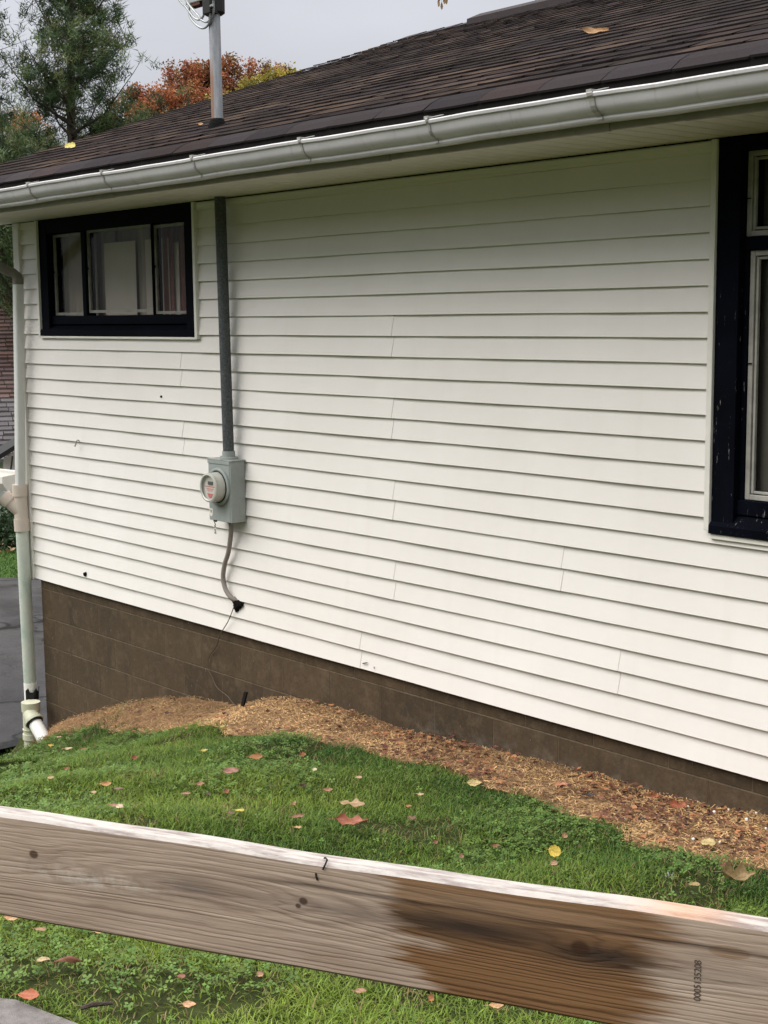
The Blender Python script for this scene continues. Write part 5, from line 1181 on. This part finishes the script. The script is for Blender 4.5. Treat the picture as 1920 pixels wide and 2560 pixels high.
# leaves on the roof
def roofleaf(u, v, L_, ratio, rot, col, shape, curl, label):
    d = ray(u, v); t = (2.838+SL*CAM.y-CAM.z)/(d.z-SL*d.y); p = CAM+d*t
    o = bpy.data.objects.new('fallen_leaf', leaf_mesh(L_, L_*ratio, col, shape, curl, int(u))); COL.objects.link(o)
    o.location = (p.x, p.y, p.z+.025); o.rotation_euler = (.75, 0, math.radians(rot)); tag(o, label, 'leaf')
roofleaf(176, 376, .075, .8, A, (.72, .62, .12), 'round', .3, 'yellow leaf lying on the lower left roof shingles')
roofleaf(1487, 96, .125, .38, A+12, (.52, .30, .12), 'oval', .5, 'orange tan leaf lying on the upper right roof shingles')
roofleaf(502, 322, .035, .5, A, (.55, .28, .08), 'oval', .3, 'tiny orange leaf on the shingles beside the mast foot')
# hanging dry leaves at the top edge
tw = thing('hanging_twig', 'dry leaf cluster hanging into the sky at the top edge', 'twig', tuple(at(1103, -60, 6)))
mb = MB(); mb.tube([at(1106, -160, 6), at(1103, -40, 6), at(1099, 2, 6)], .0018, 5); mb.tube([at(1103, -40, 6), at(1112, 0, 6)], .0015, 5); mb.build('stem', M_BARK, tw)
for (u, v, rt) in ((1097, 8, .4), (1104, 15, -.4), (1111, 1, .1), (1116, 2, -.1)):
    me = leaf_mesh(.030, .010, (.42, .27, .12), 'oval', .2, u); o = bpy.data.objects.new('leaf', me); COL.objects.link(o); o.parent = tw
    o.location = at(u, v, 6)-tw.location; o.rotation_euler = (rt, math.radians(90), math.radians(-40))
# white pellets on the straw at the right
peb = None
for i, (u, v) in enumerate([(1720,2036),(1785,2050),(1821,2044),(1890,2052),(1914,2092),(1560,2067),(1733,2119),(1799,2127),(1866,2069)]):
    p = ground_hit(u, v)
    if p is None: continue
    if peb is None:
        mb = MB(); mb.tube([(0, 0, -.004), (0, 0, -.002), (0, 0, .002), (0, 0, .004)], [.002, .0042, .0042, .002], 8); me_ = mb.build('white_pellet', M_PVC_WHITE, smooth=True); peb = me_; o = me_
    else: o = peb.copy(); COL.objects.link(o)
    o.location = (p.x, p.y, float(gz(p.x, p.y))+.032); o.scale = (random.uniform(.8, 1.5),)*3
    tag(o, 'tiny white pellet on the straw, the '+['first', 'second', 'third', 'fourth', 'fifth', 'sixth', 'seventh', 'eighth', 'ninth'][sorted([1720, 1785, 1821, 1890, 1914, 1560, 1733, 1799, 1866]).index(u)]+' from the left', 'pellet', 'white pellets on the straw')
# small white clover flowers near the rail
p = ground_hit(1672, 2222); fl = thing('white_flower', 'small white flower head in the grass left of the large crinkled leaf', 'flower', (p.x, p.y, float(gz(p.x, p.y))))
mb = MB()
for k in range(14):
    a_ = random.random()*6.28; r_ = random.uniform(0, .016); c_ = Vector((p.x+r_*math.cos(a_), p.y+r_*math.sin(a_), float(gz(p.x, p.y))+.045+random.uniform(-.008, .012)))
    mb.add([c_+Vector((-.003, 0, 0)), c_+Vector((0, -.002, .004)), c_+Vector((.003, 0, 0)), c_+Vector((0, .002, -.004))], [(0, 1, 2, 3)])
mb.build('petals', M_PVC_WHITE, fl)
mb = MB(); mb.tube([(p.x, p.y, p.z-.01), (p.x, p.y, p.z+.045)], .0012, 5); mb.build('stalk', plain('green_stalk', (.08, .16, .04), .6, .2), fl)
# dark twig near the bottom edge
p = ground_hit(243, 2548)
if p:
    mb = MB(); q = Vector((p.x, p.y, float(gz(p.x, p.y))+.035)); e2 = Vector((math.cos(math.radians(A+25)), math.sin(math.radians(A+25)), .02))
    mb.tube([q-e2*.04, q-e2*.01+Vector((0, 0, .006)), q+e2*.04], [.005, .007, .004], 7)
    tag(mb.build('dark_twig', M_BARK), 'short dark twig lying in the lower left grass', 'twig')
print('SCENE BUILT', len(bpy.data.objects))
